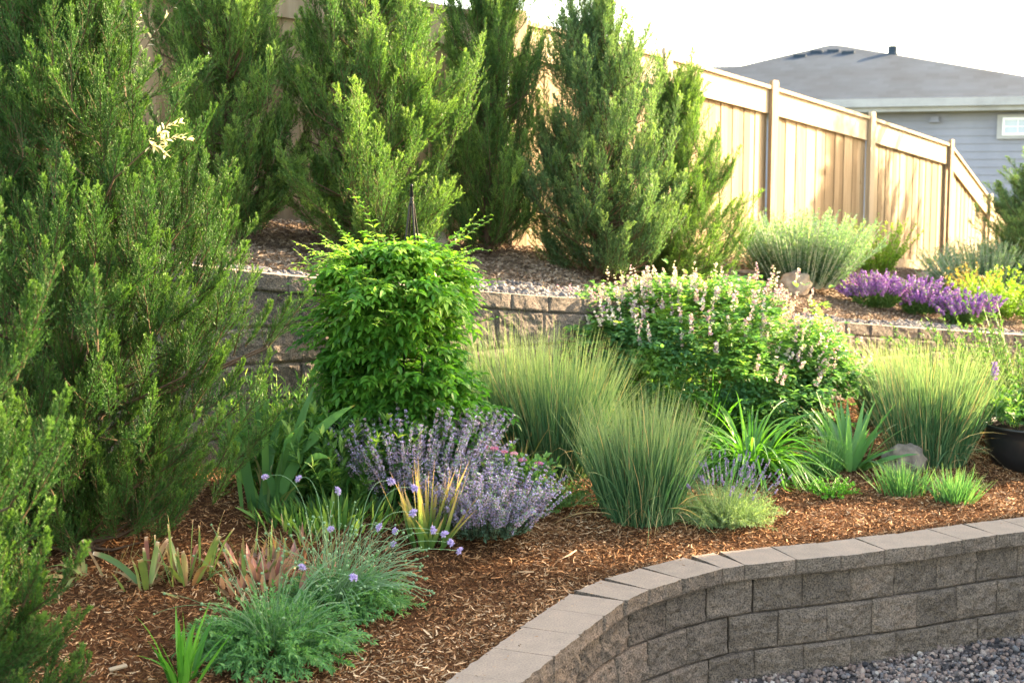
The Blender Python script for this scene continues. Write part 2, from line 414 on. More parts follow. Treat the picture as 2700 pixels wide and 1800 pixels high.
MT['leafy'] = leafmat("broad_green_leaf", [(.045, .14, .045), (.07, .20, .055), (.14, .30, .07), (.36, .50, .12)], None, .35, .42)  # brightened leaf colour stands in for sunlight the vine blocks
MT['scabl'] = leafmat("scabiosa_leaf", [(.05, .18, .06), (.09, .26, .08), (.16, .35, .11)], None, .3, .6)
MT['scabs'] = leafmat("scabiosa_stem", [(.14, .27, .14), (.20, .34, .17)], None, .1, .6)
MT['scabf'] = leafmat("scabiosa_flower", [(.42, .32, .66), (.55, .44, .78), (.66, .55, .82)], None, .3, .6)
MT['pink'] = leafmat("pink_petal", [(.58, .14, .30), (.70, .32, .42), (.80, .62, .50)], None, .3, .5)
MT['white'] = leafmat("white_petal", [(.74, .74, .72), (.82, .82, .80)], None, .35, .5)
MT['willow'] = leafmat("dappled_willow_leaf", [(.50, .46, .28), (.70, .60, .46), (.78, .66, .56)], None, .45, .5)
MT['chive'] = leafmat("chive_leaf", [(.05, .17, .06), (.08, .23, .08), (.13, .30, .10)], (.7, 1.0, (.24, .38, .16)), .3, .4)
MT['straw'] = leafmat("dry_blade", [(.42, .30, .15), (.55, .42, .22)], None, .2, .7)
MT['iron'] = plainmat("black_iron", (.018, .018, .02), .35, .5, .6)
MT['terra'] = plainmat("terracotta", (.42, .17, .08), .85, .2, scale=12, bump=.3)
MT['glaze'] = plainmat("dark_metal_bowl", (.045, .045, .048), .32, .5, .7, scale=5)
MT['rock'] = plainmat("tan_rock", (.3, .22, .16), .9, .2, stops=[(.22, .17, .14), (.36, .28, .21), (.48, .39, .30)], scale=9, bump=.8, bscale=40)
MT['grock'] = plainmat("grey_rock", (.26, .24, .22), .9, .2, stops=[(.10, .085, .07), (.22, .18, .145), (.36, .29, .22)], scale=8, bump=.8, bscale=40)
MT['soil'] = plainmat("potting_soil", (.03, .02, .015), .95, .1)

# ------------------------------------------------------------------ ground layout
# lower wall cap front edge (joint to joint), cap top at Z = 0
LF = [(-3.9, 1.6), (-3.2, 2.05), (-2.5, 2.55), (-1.9, 3.05), (-1.38, 3.56), (-1.0, 3.98), (-.72, 4.33), (-.47, 4.66), (-.26, 4.98), (-.10, 5.28),
      (.037, 5.594), (.178, 5.917), (.304, 6.209), (.433, 6.488), (.546, 6.73), (.684, 6.916), (.875, 7.106), (1.113, 7.306), (1.239, 7.372),
      (1.536, 7.478), (1.799, 7.563), (2.068, 7.683), (2.321, 7.781), (2.565, 7.907), (2.797, 8.02), (3.05, 8.12), (3.33, 8.23), (3.62, 8.33),
      (3.92, 8.42), (4.22, 8.50), (4.52, 8.57), (4.82, 8.63), (5.4, 8.7), (6.2, 8.75), (7.2, 8.78), (8.6, 8.8)]
LF = np.array(LF)
def offset(P, d):
    T = nrm(np.gradient(P, axis=0)); N = np.stack([-T[:, 1], T[:, 0]], 1)
    return P + N * d
LB = offset(LF, .285)
# upper wall cap front edge: x, y, top z
UF = np.array([(-6.5, 7.4, 1.78), (-4.5, 7.9, 1.72), (-3.2, 8.4, 1.62), (-2.05, 8.8, 1.511), (-1.49, 9.03, 1.43), (-.385, 9.6, 1.293), (.18, 9.98, 1.216),
               (.62, 10.36, 1.16), (1.3, 11.1, 1.04), (2.1, 12.0, .89), (2.99, 12.8, .745), (3.57, 13.2, .665), (4.54, 13.8, .547), (6.0, 14.5, .40), (9.0, 15.5, .2)])
UX, UY, UZ = UF[:, 0], UF[:, 1], UF[:, 2]
UBASE = np.interp(UX, [-6.5, -1.5, 0.5, 3, 9], [.36, .24, .16, .06, .0])
# fence: x, y, base z, top z
FP = [(-6.3, 11.0, 2.1, 4.1), (-3.4, 11.7, 1.85, 3.85), (-1.6, 12.05, 1.66, 3.62), (0.0, 12.6, 1.46, 3.393), (1.52, 14.8, 1.28, 3.27), (3.02, 17.0, 1.09, 3.09), (4.81, 19.5, .867, 2.84), (6.81, 22.5, .578, 2.55), (8.36, 25.2, -.25, 1.675), (9.9, 27.7, -1.0, .95)]
FX = np.array([p[0] for p in FP]); FY = np.array([p[1] for p in FP]); FZ = np.array([p[2] for p in FP])
def smooth01(t): t = np.clip(t, 0, 1); return t * t * (3 - 2 * t)
def yL(x): return np.interp(x, LB[:, 0], LB[:, 1])
def yU(x): return np.interp(x, UX, UY)
def hbed(x, y):
    a, b = yL(x), yU(x); t = np.clip((y - a) / (b - a), 0, 1)
    return -.012 + np.interp(x, UX, UBASE) * smooth01(t * 1.05) + .03 * np.sin(np.pi * t)
def hter(x, y):
    a = yU(x); b = np.interp(x, FX, FY); t = np.clip((y - a) / (b - a), 0, 1.3)
    za = np.interp(x, UX, UZ) - .05; zb = np.interp(x, FX, FZ)
    return za + (zb - za) * np.clip(t * 1.15, 0, 1) 
def bedpt(px, py):
    z = .1
    for _ in range(12):
        x, y, _z = G(px, py, z); z = float(hbed(x, y))
    return x, y, z
def terpt(px, py, y0=None):
    z = 1.2
    for _ in range(30):
        x, y, _z = G(px, py, z); z = z * .6 + .4 * float(hter(x, y))
    return x, y, z

YARD = -.64
def sheet(name, X, Y, Z, mat, lab=None):
    mb = MB(); mb.add(np.stack([X, Y, Z], -1).reshape(-1, 3), grid_faces(*X.shape))
    o = mb.build(name, mat, smooth=True); tag(o, kind='structure'); return o
# far ground, one sheet
mb = MB(); mb.add([(-400, -400, -1.6), (400, -400, -1.6), (400, 600, -1.6), (-400, 600, -1.6)], [(0, 1, 2, 3)])
tag(mb.build("ground", plainmat("dry_lawn", (.10, .12, .05), .95, .1, scale=.8)), kind='structure')
# gravel yard
xs = np.linspace(-9, 14, 240); vs = np.linspace(0, 1, 120)
X = np.repeat(xs[:, None], 120, 1); Y = -12 + (np.interp(xs, LF[:, 0], LF[:, 1])[:, None] + .1 + 12) * vs[None]
Z = YARD + .012 * fbm(np.stack([X, Y, X * 0], -1), 6, 3, 3)
sheet("gravel_yard_ground", X, Y, Z, MT['gravelbase'])
# mulch bed
nx, nv = 640, 300
xs = np.linspace(-5.6, 8.4, nx); vs = np.linspace(0, 1, nv)
X = np.repeat(xs[:, None], nv, 1); Y = (yL(xs) - .02)[:, None] + (yU(xs) + .12 - yL(xs))[:, None] * vs[None]
Pn = np.stack([X, Y, X * 0], -1)
lump = .022 * fbm(Pn, 5, 3, 11) + .012 * np.abs(fbm(Pn, 22, 3, 5))
def hb_l(x, y):
    P = np.stack([x, y, x * 0], -1)
    e = np.clip((y - yL(x)) / .2, 0, 1)
    return hbed(x, y) + (.022 * fbm(P, 5, 3, 11)) * e + .012 * np.abs(fbm(P, 22, 3, 5)) - .01
sheet("mulch_bed_ground", X, Y, hb_l(X, Y), MT['mulch'])
# terrace slope
xs = np.linspace(-6.4, 9.2, 420); nv = 200; vs = np.linspace(0, 1, nv)
X = np.repeat(xs[:, None], nv, 1); Y = (yU(xs) + .2)[:, None] + (np.interp(xs, FX, FY) + 4 - yU(xs))[:, None] * vs[None]
def ht_l(x, y):
    P = np.stack([x, y, x * 0], -1)
    return hter(x, y) + .03 * fbm(P, 3, 3, 21) + .012 * np.abs(fbm(P, 18, 2, 9)) - .02
sheet("terrace_ground", X, Y, ht_l(X, Y), MT['tmulch'])

# ---- loose cover: chips and gravel
def chips(n, xr, hf, yr, rs, Lr, Wr, edge=0.0, bias=None, lift=.004):
    x = rs.uniform(*xr, n); a, b = yr(x); y = a + (b - a) * rs.uniform(0, 1, n) ** 1.0
    z = hf(x, y)
    P = np.stack([x, y, z], 1)
    az = rs.uniform(0, 2 * np.pi, n); tl = rs.normal(0, .35, n)
    D = np.stack([np.cos(az) * np.cos(tl), np.sin(az) * np.cos(tl), np.sin(tl)], 1)
    L = rs.uniform(*Lr, n) * (1 + (rs.uniform(0, 1, n) > .97) * 1.0); W = rs.uniform(*Wr, n)
    P[:, 2] += lift + rs.uniform(0, .012, n); P -= D * (L * .5)[:, None]
    C = paths(P, D, L, 2, 0.0, .5, rs)
    return C, W
rs = RS(4)
mb = MB()
def clip_view(x, y): return x
yr = lambda x: (np.maximum(yL(x) + .0, 2.5), np.minimum(yU(x) - .02, 12.5))
C, W = chips(215000, (-2.9, 5.6), hb_l, yr, rs, (.010, .042), (.0022, .008))
keep = (C[:, 0, 0] > -.40 * C[:, 0, 1] - .2) & (C[:, 0, 0] < .40 * C[:, 0, 1] + .2)
C, W = C[keep], W[keep]
ribbons(mb, C, W, [.6, 1, .5], rs, rnd=rs.uniform(0, 1, len(C)) ** 1.35)
C, W = chips(2600, (-2.9, 5.6), hb_l, yr, rs, (.035, .085), (.006, .013), lift=.012)
ribbons(mb, C, W, [.5, 1, .8, .4], rs, side='flat', rnd=rs.uniform(.3, 1, len(C)))
tag(mb.build("mulch_chips", MT['chip']), "shredded reddish brown bark mulch covering the planting bed", "mulch", kind='stuff')
mb = MB()
yr = lambda x: (yU(x) + .45, np.interp(x, FX, FY) - .1)
C, W = chips(60000, (-4.2, 7.0), ht_l, yr, rs, (.02, .06), (.006, .016), lift=.006)
ribbons(mb, C, W, [.6, 1, .5], rs, rnd=rs.uniform(0, 1, len(C)) ** 1.2)
tag(mb.build("terrace_mulch", MT['tchip']), "weathered wood mulch with sunlight in its pale brown colour, on the upper terrace slope", "mulch", kind='stuff')
def pebbles(n, x, y, z, rs, smin, smax):
    P = np.stack([x, y, z], 1); s = rs.uniform(smin, smax, n) * (1 + .6 * (rs.uniform(0, 1, n) > .93))
    Sc = s[:, None] * rs.uniform(.55, 1.15, (n, 3))
    P[:, 2] += s * .3
    return P, Sc
mb = MB(); n = 30000
x = rs.uniform(.2, 4.6, n); a = np.interp(x, LF[:, 0], LF[:, 1]); y = a + .03 - rs.uniform(0, 1, n) * 3.6
keep = y > 4.8; x, y = x[keep], y[keep]
P, Sc = pebbles(len(x), x, y, np.full(len(x), YARD + .004), rs, .007, .019)
scatter(mb, *ICO0, P, Sc, rs)
tag(mb.build("yard_gravel", MT['pebble']), "pink and grey crushed stone below the curved low wall", "gravel", kind='stuff')
mb = MB(); n = 22000
x = rs.uniform(-3.4, 6.2, n); y = yU(x) + .27 + np.abs(rs.normal(0, .28, n)) 
keep = (y - yU(x)) < .3 + .28 * (1 + vnoise(np.stack([x, y * 0, y * 0], 1), .9, 5)); x, y = x[keep], y[keep]
P, Sc = pebbles(len(x), x, y, ht_l(x, y), rs, .010, .026)
scatter(mb, *ICO0, P, Sc, rs)
tag(mb.build("terrace_gravel", MT['grey_pebble']), "strip of grey river gravel behind the cap of the upper wall", "gravel", kind='stuff')

# ------------------------------------------------------------------ retaining walls
def resample(P, step=None, targets=None):
    s = np.concatenate([[0], np.cumsum(np.linalg.norm(np.diff(P[:, :2], axis=0), axis=1))])
    return s
class Curve:
    def __init__(s, P):
        s.P = np.asarray(P, float); s.s = resample(s.P); s.L = s.s[-1]
    def at(s, t):
        t = np.asarray(t, float)
        return np.stack([np.interp(t, s.s, s.P[:, k]) for k in range(s.P.shape[1])], -1)
    def nor(s, t):   # outward (camera side)
        d = s.at(np.asarray(t) + .06)[..., :2] - s.at(np.asarray(t) - .06)[..., :2]; d = nrm(d)
        return np.stack([d[..., 1], -d[..., 0]], -1)
def rough_block(mb, cv, s0, s1, z0, z1, out0, depth, seed, amp=.011, rnd=.5, smooth_top=False, nu=18, nv=12, ztopf=None, mat_face=0, mat_top=1, chord=True):
    """one split-face block between arc lengths s0..s1; out0 = setback of its face from the curve (+ = towards camera)"""
    su = np.linspace(0, 1, nu); sv = np.linspace(0, 1, nv)
    a = cv.at(s0)[:2]; b = cv.at(s1)[:2]
    d = nrm(b - a); n = np.array([d[1], -d[0]])
    ln = np.linalg.norm(b - a)
    U, V = np.meshgrid(su, sv, indexing='ij')
    zt = z1 if ztopf is None else ztopf(s0 + (s1 - s0) * U)
    Zc = z0 + (zt - z0) * V
    px = a[0] + d[0] * ln * U; py = a[1] + d[1] * ln * U
    Q = np.stack([px * 1.0, py * 1.0, Zc], -1) + seed * 3.17
    bulge = amp * (1.3 * fbm(Q, 7, 2, 5) + 1.3 * fbm(Q, 30, 3, 8)) 
    ridg = amp * .6 * (1 - 2 * np.abs(fbm(Q, 12, 2, 31)))
    e = np.minimum(np.minimum(U, 1 - U) * ln, np.minimum(V, 1 - V) * np.mean(zt - z0))
    if smooth_top: e = np.minimum(np.minimum(U, 1 - U) * ln, V * np.mean(zt - z0) + .004)
    edge = np.clip(e / .014, 0, 1)
    off = out0 + (bulge + ridg) * (.25 + .75 * edge) - .010 * (1 - edge) ** 1.5 
    X = np.stack([px + n[0] * off, py + n[1] * off, Zc], -1)
    mb.add(X.reshape(-1, 3), grid_faces(nu, nv)[:, ::-1], rnd, 0, mat_face)
    # sides, top, bottom as skirts to the back
    def skirt(line, mat, r=rnd):
        back = line.copy(); back[:, 0] -= n[0] * depth; back[:, 1] -= n[1] * depth
        K = len(line); mb.add(np.concatenate([line, back]), [(i, i + 1, K + i + 1, K + i) for i in range(K - 1)], r, 0, mat)
    skirt(X[:, -1], mat_top); skirt(X[:, 0][::-1], mat_face); skirt(X[0][::-1], mat_face); skirt(X[-1], mat_face)
    return n

CL = Curve(LF)
SJ = CL.s                                   # cap joints at the curve's own points
lw = thing("retaining_wall", "curved low grey block wall in front of the mulch bed", "wall", (0, 0, 0))
mb = MB(); capH = .085; r2 = RS(9)
for i in range(3, len(SJ) - 4):
    pa, pb = SJ[i] + .0012, SJ[i + 1] - .0012
    if i == 16: pass
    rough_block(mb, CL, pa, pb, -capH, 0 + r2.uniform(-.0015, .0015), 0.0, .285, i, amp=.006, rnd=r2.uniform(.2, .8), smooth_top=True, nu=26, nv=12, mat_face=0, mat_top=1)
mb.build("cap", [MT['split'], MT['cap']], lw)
mb = MB()
for c in range(4):
    z1 = -capH - .2 * c - .0015; z0 = z1 - .197
    setb = -.048 + .016 * c
    s = SJ[3] + (.15 if c % 2 else 0.0) + .07
    while s < SJ[-5]:
        wd = .302 if r2.uniform() > .08 else .30
        rough_block(mb, CL, s + .0018, s + wd - .0018, z0, z1, setb, .2, int(s * 100) + c * 777, amp=.0125, rnd=r2.uniform(), nu=24, nv=16, mat_face=0, mat_top=0)
        s += wd
mb.build("block_courses", [MT['split']], lw)
mb = MB()
C2 = offset(LF, .16); z = np.array([-.088, -1.1])
X = np.stack([np.repeat(C2[:, 0, None], 2, 1), np.repeat(C2[:, 1, None], 2, 1), np.repeat(z[None], len(C2), 0)], -1)
mb.add(X.reshape(-1, 3), grid_faces(len(C2), 2)); mb.build("wall_core", MT['joint'], lw)

CU = Curve(UF)
uw = thing("retaining_wall", "taller grey split-face block wall holding up the terrace behind the shrubs", "wall", (0, 0, 0))
ucap = .105
def utop(s): return CU.at(s)[..., 2]
mb = MB(); s = .12
while s < CU.L - .5:
    rough_block(mb, CU, s + .002, s + .325, 0, 0, 0.0, .30, int(s * 50) + 5, amp=.008, rnd=r2.uniform(.2, .8), smooth_top=True, nu=22, nv=9,
                ztopf=lambda t: utop(t), mat_face=0, mat_top=1) if False else None
    # cap follows the falling top line
    a = CU.at(s); b = CU.at(s + .325)
    def zt(t): return utop(t)
    su = np.linspace(0, 1, 20); sv = np.linspace(0, 1, 9); U, V = np.meshgrid(su, sv, indexing='ij')
    d = nrm((b - a)[:2]); n = np.array([d[1], -d[0]]); ln = .323
    zz = a[2] + (b[2] - a[2]) * U - ucap * (1 - V)
    px = a[0] + d[0] * ln * U; py = a[1] + d[1] * ln * U
    Q = np.stack([px, py, zz], -1) + int(s * 40)
    e = np.clip(np.minimum(np.minimum(U, 1 - U) * ln, V * ucap + .004) / .012, 0, 1)
    off = (.009 * fbm(Q, 9, 2, 5) + .006 * fbm(Q, 30, 3, 8)) * (.3 + .7 * e) - .009 * (1 - e)
    X = np.stack([px + n[0] * off, py + n[1] * off, zz], -1); rr = r2.uniform(.3, .9)
    mb.add(X.reshape(-1, 3), grid_faces(20, 9)[:, ::-1], rr, 0, 0)
    for line, mt_ in ((X[:, -1], 1), (X[:, 0][::-1], 0), (X[0][::-1], 0), (X[-1], 0)):
        back = line.copy(); back[:, :2] -= n * .30; K = len(line)
        mb.add(np.concatenate([line, back]), [(i, i + 1, K + i + 1, K + i) for i in range(K - 1)], rr, 0, mt_)
    s += .327
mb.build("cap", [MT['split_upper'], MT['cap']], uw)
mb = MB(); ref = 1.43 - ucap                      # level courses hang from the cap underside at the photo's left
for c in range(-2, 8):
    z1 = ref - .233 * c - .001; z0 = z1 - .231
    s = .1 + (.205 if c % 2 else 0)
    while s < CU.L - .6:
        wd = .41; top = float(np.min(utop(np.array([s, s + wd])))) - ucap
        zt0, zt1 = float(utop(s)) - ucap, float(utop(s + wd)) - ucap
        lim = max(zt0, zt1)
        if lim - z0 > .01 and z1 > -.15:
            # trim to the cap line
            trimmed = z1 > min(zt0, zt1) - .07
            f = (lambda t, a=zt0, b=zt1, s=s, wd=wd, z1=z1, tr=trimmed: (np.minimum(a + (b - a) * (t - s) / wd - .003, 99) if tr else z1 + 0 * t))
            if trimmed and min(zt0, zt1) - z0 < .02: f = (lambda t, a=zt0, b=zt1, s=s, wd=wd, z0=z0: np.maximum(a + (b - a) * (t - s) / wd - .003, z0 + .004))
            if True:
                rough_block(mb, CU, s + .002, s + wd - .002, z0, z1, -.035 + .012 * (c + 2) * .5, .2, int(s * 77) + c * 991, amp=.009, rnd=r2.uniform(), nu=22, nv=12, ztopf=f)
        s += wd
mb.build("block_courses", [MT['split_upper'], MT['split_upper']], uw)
mb = MB()
C2 = offset(UF[:, :2], .14)
X = np.stack([np.repeat(C2[:, 0, None], 2, 1), np.repeat(C2[:, 1, None], 2, 1), np.stack([UZ - ucap - .01, UZ * 0 - .3], 1)], -1)
mb.add(X.reshape(-1, 3), grid_faces(len(C2), 2)); mb.build("wall_core", MT['joint'], uw)

# ------------------------------------------------------------------ fence
fence = thing("wooden_fence", "sunlit cedar privacy fence stepping down the slope behind the junipers", "fence")
for k in range(len(FP) - 1):
    a, b = FP[k], FP[k + 1]
    pa = np.array(a[:2]); pb = np.array(b[:2]); Ld = np.linalg.norm(pb - pa); d = (pb - pa) / Ld
    n = np.array([d[1], -d[0]])
    rk = RS(50 + k)
    def P3(s, off, z): return [pa[0] + d[0] * s + n[0] * off, pa[1] + d[1] * s + n[1] * off, z]
    def zb(s): return a[2] + (b[2] - a[2]) * s / Ld
    def zt(s): return a[3] + (b[3] - a[3]) * s / Ld
    def plank(mb, s0, s1, o0, o1, zb0, zb1, zt0, zt1, rnd):
        v = [P3(s0, o0, zb0), P3(s1, o0, zb1), P3(s1, o1, zb1), P3(s0, o1, zb0), P3(s0, o0, zt0), P3(s1, o0, zt1), P3(s1, o1, zt1), P3(s0, o1, zt0)]
        mb.add(v, [(0, 1, 2, 3), (7, 6, 5, 4), (4, 5, 1, 0), (5, 6, 2, 1), (6, 7, 3, 2), (7, 4, 0, 3)], rnd, 0)
    mb = MB(); s = .06; j = 0
    bw = .145 if k < 3 else .15
    while s < Ld - .05:
        e = min(s + bw + (.012 if rk.uniform() > .06 else -.006), Ld - .04); o = rk.uniform(-.002, .002) + (.007 if j % 2 else 0)
        plank(mb, s, e, -.018 + o, .0 + o, zb(s) + .12, zb(e) + .12, zt(s) - .05, zt(e) - .05, rk.uniform()); s += bw; j += 1
    mb.build("fence_boards", MT['cedar'], fence)
    mb = MB(); plank(mb, .05, Ld - .05, .018, .05, zt(.05) - .30, zt(Ld - .05) - .30, zt(.05) - .02, zt(Ld - .05) - .02, rk.uniform(.6, 1)); mb.build("top_rail", MT['cedar_trim'], fence)
    mb = MB(); plank(mb, .02, Ld - .02, -.05, .085, zt(.02) - .02, zt(Ld - .02) - .02, zt(.02) + .02, zt(Ld - .02) + .02, rk.uniform(.5, .9)); mb.build("cap_rail", MT['cedar_trim'], fence)
    mb = MB(); plank(mb, .05, Ld - .05, .018, .05, zb(.05) - .08, zb(Ld - .05) - .08, zb(.05) + .13, zb(Ld - .05) + .13, rk.uniform(.3, .9)); mb.build("kick_board", MT['cedar_trim'], fence)
for k in range(len(FP)):
    a = FP[k]; b = FP[min(k + 1, len(FP) - 1)]; c = FP[max(k - 1, 0)]
    d = nrm(np.array([b[0] - c[0], b[1] - c[1]])); n = np.array([d[1], -d[0]])
    mb = MB(); hw = .085; zt_ = a[3] + .09; lv = []
    for (h, z) in ((hw, a[2] - .3), (hw, zt_ - .02), (hw * .8, zt_)):
        for sx, sy in ((-1, -1), (1, -1), (1, 1), (-1, 1)):
            q = np.array(a[:2]) + d * sx * h + n * (.078 + sy * h * .27); lv.append((q[0], q[1], z))
    F = [(0, 1, 5, 4), (1, 2, 6, 5), (2, 3, 7, 6), (3, 0, 4, 7), (4, 5, 9, 8), (5, 6, 10, 9), (6, 7, 11, 10), (7, 4, 8, 11), (8, 9, 10, 11)]
    mb.add(lv, F, RS(k).uniform(.2, .9)); mb.build("post", MT['post'], fence)

# ------------------------------------------------------------------ houses
MT['siding'] = plainmat("grey_blue_siding", (.215, .225, .275), .7, .3, scale=.6)
MT['trimw'] = plainmat("light_trim", (.31, .31, .32), .6, .3, scale=2)
MT['winw'] = plainmat("window_white", (.75, .76, .78), .5, .3, scale=2)
MT['glass'] = plainmat("window_glass", (.28, .36, .46), .15, .6, scale=.5)
def roofmat():
    m, t, N, L = new_mat("slate_shingles")
    b = N["Principled BSDF"]; b.inputs['Roughness'].default_value = .9; b.inputs['Specular IOR Level'].default_value = .2
    tc = N.new("ShaderNodeTexCoord")
    br = N.new("ShaderNodeTexBrick"); br.inputs['Scale'].default_value = 1.0; br.inputs['Brick Width'].default_value = .32; br.inputs['Row Height'].default_value = .10
    br.inputs['Mortar Size'].default_value = .006; br.inputs['Color1'].default_value = (.022, .040, .058, 1); br.inputs['Color2'].default_value = (.032, .052, .074, 1); br.inputs['Mortar'].default_value = (.030, .044, .070, 1)
    mp = N.new("ShaderNodeMapping"); mp.inputs['Rotation'].default_value = (math.pi / 2, 0, 0)
    L.new(tc.outputs['Object'], mp.inputs[0]); L.new(mp.outputs[0], br.inputs['Vector'])
    no = N.new("ShaderNodeTexNoise"); no.inputs['Scale'].default_value = .7; no.inputs['Detail'].default_value = 5; L.new(tc.outputs['Object'], no.inputs[0])
    r = ramp(N, [(.3, (.8, .8, .8)), (.7, (1.2, 1.2, 1.2))]); L.new(no.outputs[0], r.inputs[0])
    L.new(mixc(N, L, br.outputs[0], r.outputs[0], 1.0, 'MULTIPLY'), b.inputs['Base Color'])
    return m
MT['roof'] = roofmat()
# neighbour's house beyond the fence. local x along the eave, y going back
eL = np.array(A(1900, 271, 34.9)); eR = np.array(A(2700, 257, 32.6))
dx = nrm((eR - eL)[:2]); ang = math.atan2(dx[1], dx[0])
ez = (eL[2] + eR[2]) / 2
house = thing("neighbour_house", "grey blue sided house with dark shingle hip roof beyond the fence", "house", (eL[0], eL[1], 0), ang)
def to_local(p):
    q = np.array(p[:2]) - eL[:2]; return float(q @ dx), float(q @ np.array([-dx[1], dx[0]])), p[2]
apx = to_local(A(2190, 118, 39.5))
print("house: eave", ez, "apex", apx, "angle", math.degrees(ang))
xl, xr, dp = apx[0] - 5.6, apx[0] + 7.4, 11.5
mb = MB()
ax, ay, az_ = apx
th = .1
tv = [(xl, 0, ez), (xr, 0, ez), (ax, ay, az_), (xl, dp, ez), (xr, dp, ez), (ax + .3, dp - ay, az_)]
mb.add(tv, [(0, 1, 2)], .5); mb.add(tv, [(3, 0, 2, 5), (1, 4, 5, 2)], .5); mb.add(tv, [(4, 3, 5)], .5)
mb.add([(xl, 0, ez - th), (xr, 0, ez - th), (xr, dp, ez - th), (xl, dp, ez - th)], [(0, 3, 2, 1)])
# lower wing behind on the left
w0 = to_local(A(1880, 176, 40)); w1 = to_local(A(1990, 175, 40))
wz = w0[2]
mb.add([(w0[0] - 6, w0[1] - 4.5, ez), (w1[0] + 3, w0[1] - 4.5, ez), (w1[0] + 3, w0[1], wz), (w0[0] - 2, w0[1], wz), (w0[0] - 6, w0[1] + 4.5, ez), (w1[0] + 3, w0[1] + 4.5, ez)], [(0, 1, 2, 3), (3, 2, 5, 4)])
mb.add([(w0[0] - 6, w0[1] - 4.5, ez), (w0[0] - 2, w0[1], wz), (w0[0] - 6, w0[1] + 4.5, ez)], [(0, 1, 2)])
roof = mb.build("roof", MT['roof'], house)
mb = MB()
box(mb, (xl, -.14, ez - .17), (xr, -.002, ez + .02)); box(mb, (xl, -.02, ez - .28), (xr, .04, ez - .172))
mb.build("gutter", MT['trimw'], house)
mb = MB()
box(mb, (xl + .4, .42, ez - .30), (xr - .4, .62, ez - .101)); mb.build("frieze_board", MT['trimw'], house)
mb = MB(); row = .18; z = ez - .30; yy = .45
while z > -1.7:
    mb.add([(xl + .45, yy - .022, z - row), (xr - .45, yy - .022, z - row), (xr - .45, yy, z), (xl + .45, yy, z), (xl + .45, yy, z - row), (xr - .45, yy, z - row)], [(0, 1, 2, 3), (0, 4, 5, 1)]); z -= row
box(mb, (xl + .45, .46, -1.7), (xr - .45, dp - .45, ez - .101))
mb.build("wall", MT['siding'], house)
def hx(px, py):   # local x, z on the wall face
    best = None
    for Y in np.linspace(30, 38, 400):
        q = to_local(A(px, py, Y))
        if best is None or abs(q[1] - .43) < abs(best[1] - .43): best = q
    return best
for (pa_, pb_) in (((2630, 303), (2738, 366)),):
    q0, q1 = hx(*pa_), hx(*pb_); win = thing("tmp", "x", "x") if False else None
    mb = MB(); box(mb, (q0[0], .36, q1[2]), (q1[0], .40, q0[2])); fr_ = mb.build("window", MT['trimw'], house)
    g0, g1 = hx(2644, 311), hx(2724, 357)
    mb = MB(); t_ = .05
    box(mb, (g0[0], .33, g1[2]), (g0[0] + t_, .359, g0[2])); box(mb, (g1[0] - t_, .33, g1[2]), (g1[0], .359, g0[2]))
    box(mb, (g0[0] + t_, .33, g0[2] - t_), (g1[0] - t_, .359, g0[2])); box(mb, (g0[0] + t_, .33, g1[2]), (g1[0] - t_, .359, g1[2] + t_))
    xm = (g0[0] + g1[0]) / 2; zm = (g0[2] + g1[2]) / 2
    box(mb, (xm - .008, .341, g1[2] + t_), (xm + .008, .352, g0[2] - t_)); box(mb, (g0[0] + t_, .342, zm - .008), (g1[0] - t_, .353, zm + .008))
    mb.build("sash", MT['winw'], fr_)
    mb = MB(); box(mb, (g0[0] + t_, .3535, g1[2] + t_), (g1[0] - t_, .358, g0[2] - t_)); mb.build("pane", MT['glass'], fr_)
q = hx(2465, 315); mb = MB(); box(mb, (q[0] - .09, .33, q[2] - .04), (q[0] + .09, .42, q[2] + .06)); box(mb, (q[0] - .13, .30, q[2] - .07), (q[0] + .13, .42, q[2] - .041)); mb.build("wall_vent", MT['siding'], house)
def roofpt(lx, f):   # on the front roof plane, f = 0 eave .. 1 apex height
    y = ay * f; return lx, y, ez + (az_ - ez) * f
for px_, f_ in ((2165, .86), (2207, .87), (2247, .83), (2128, .79)):
    lx = hx(px_, 135)[0] * 1.0; lx = ax + (px_ - 2190) / 3750 * 39 
    x_, y_, z_ = roofpt(lx, f_); mb = MB(); box(mb, (x_ - .16, y_ - .14, z_ - .10), (x_ + .16, y_ + .1, z_ + .03)); mb.build("roof_vent", MT['roof'], roof)
lx = ax + (2357 - 2190) / 3750 * 39; mb = MB(); zz = az_ - (lx - ax) / 7.4 * (az_ - ez)
yv = ay * (1 - (lx - ax) / 7.4)
lathe(mb, [(.20, zz - .12), (.12, zz + .08), (.12, zz + .24), (.0, zz + .241)], 16, 0, (lx, yv + .2, 0)); mb.build("flue_pipe", MT['roof'], roof)

# unseen house added on the right, shaped to shade the near garden
own = thing("added_shade_house", "unseen two storey house added beside the yard to shade the near garden", "house", (0, 0, 0))
HX, HY = 9.2, 11.55
mb = MB(); box(mb, (HX, HY - 14, -.66), (HX + 9, HY, 5.6)); mb.build("wall", MT['siding'], own)
mb = MB(); x0, x1, y0, y1 = HX - .4, HX + 9.4, HY - 14.4, HY + .3; ze = 5.62; zr = 7.9; ym = 4.8
mb.add([(x0, y0, ze), (x1, y0, ze), (x1, y1, ze), (x0, y1, ze), (x0 + ym, y0 + ym, zr), (x0 + ym, y1 - ym, zr)], [(0, 3, 5, 4), (2, 1, 4, 5)]);
mb.add([(x0, y0, ze), (x1, y0, ze), (x1, y1, ze), (x0, y1, ze), (x0 + ym, y0 + ym, zr), (x0 + ym, y1 - ym, zr)], [(1, 0, 4), (3, 2, 5)])
mb.add([(x0, y0, ze - .12), (x1, y0, ze - .12), (x1, y1, ze - .12), (x0, y1, ze - .12)], [(0, 3, 2, 1)])
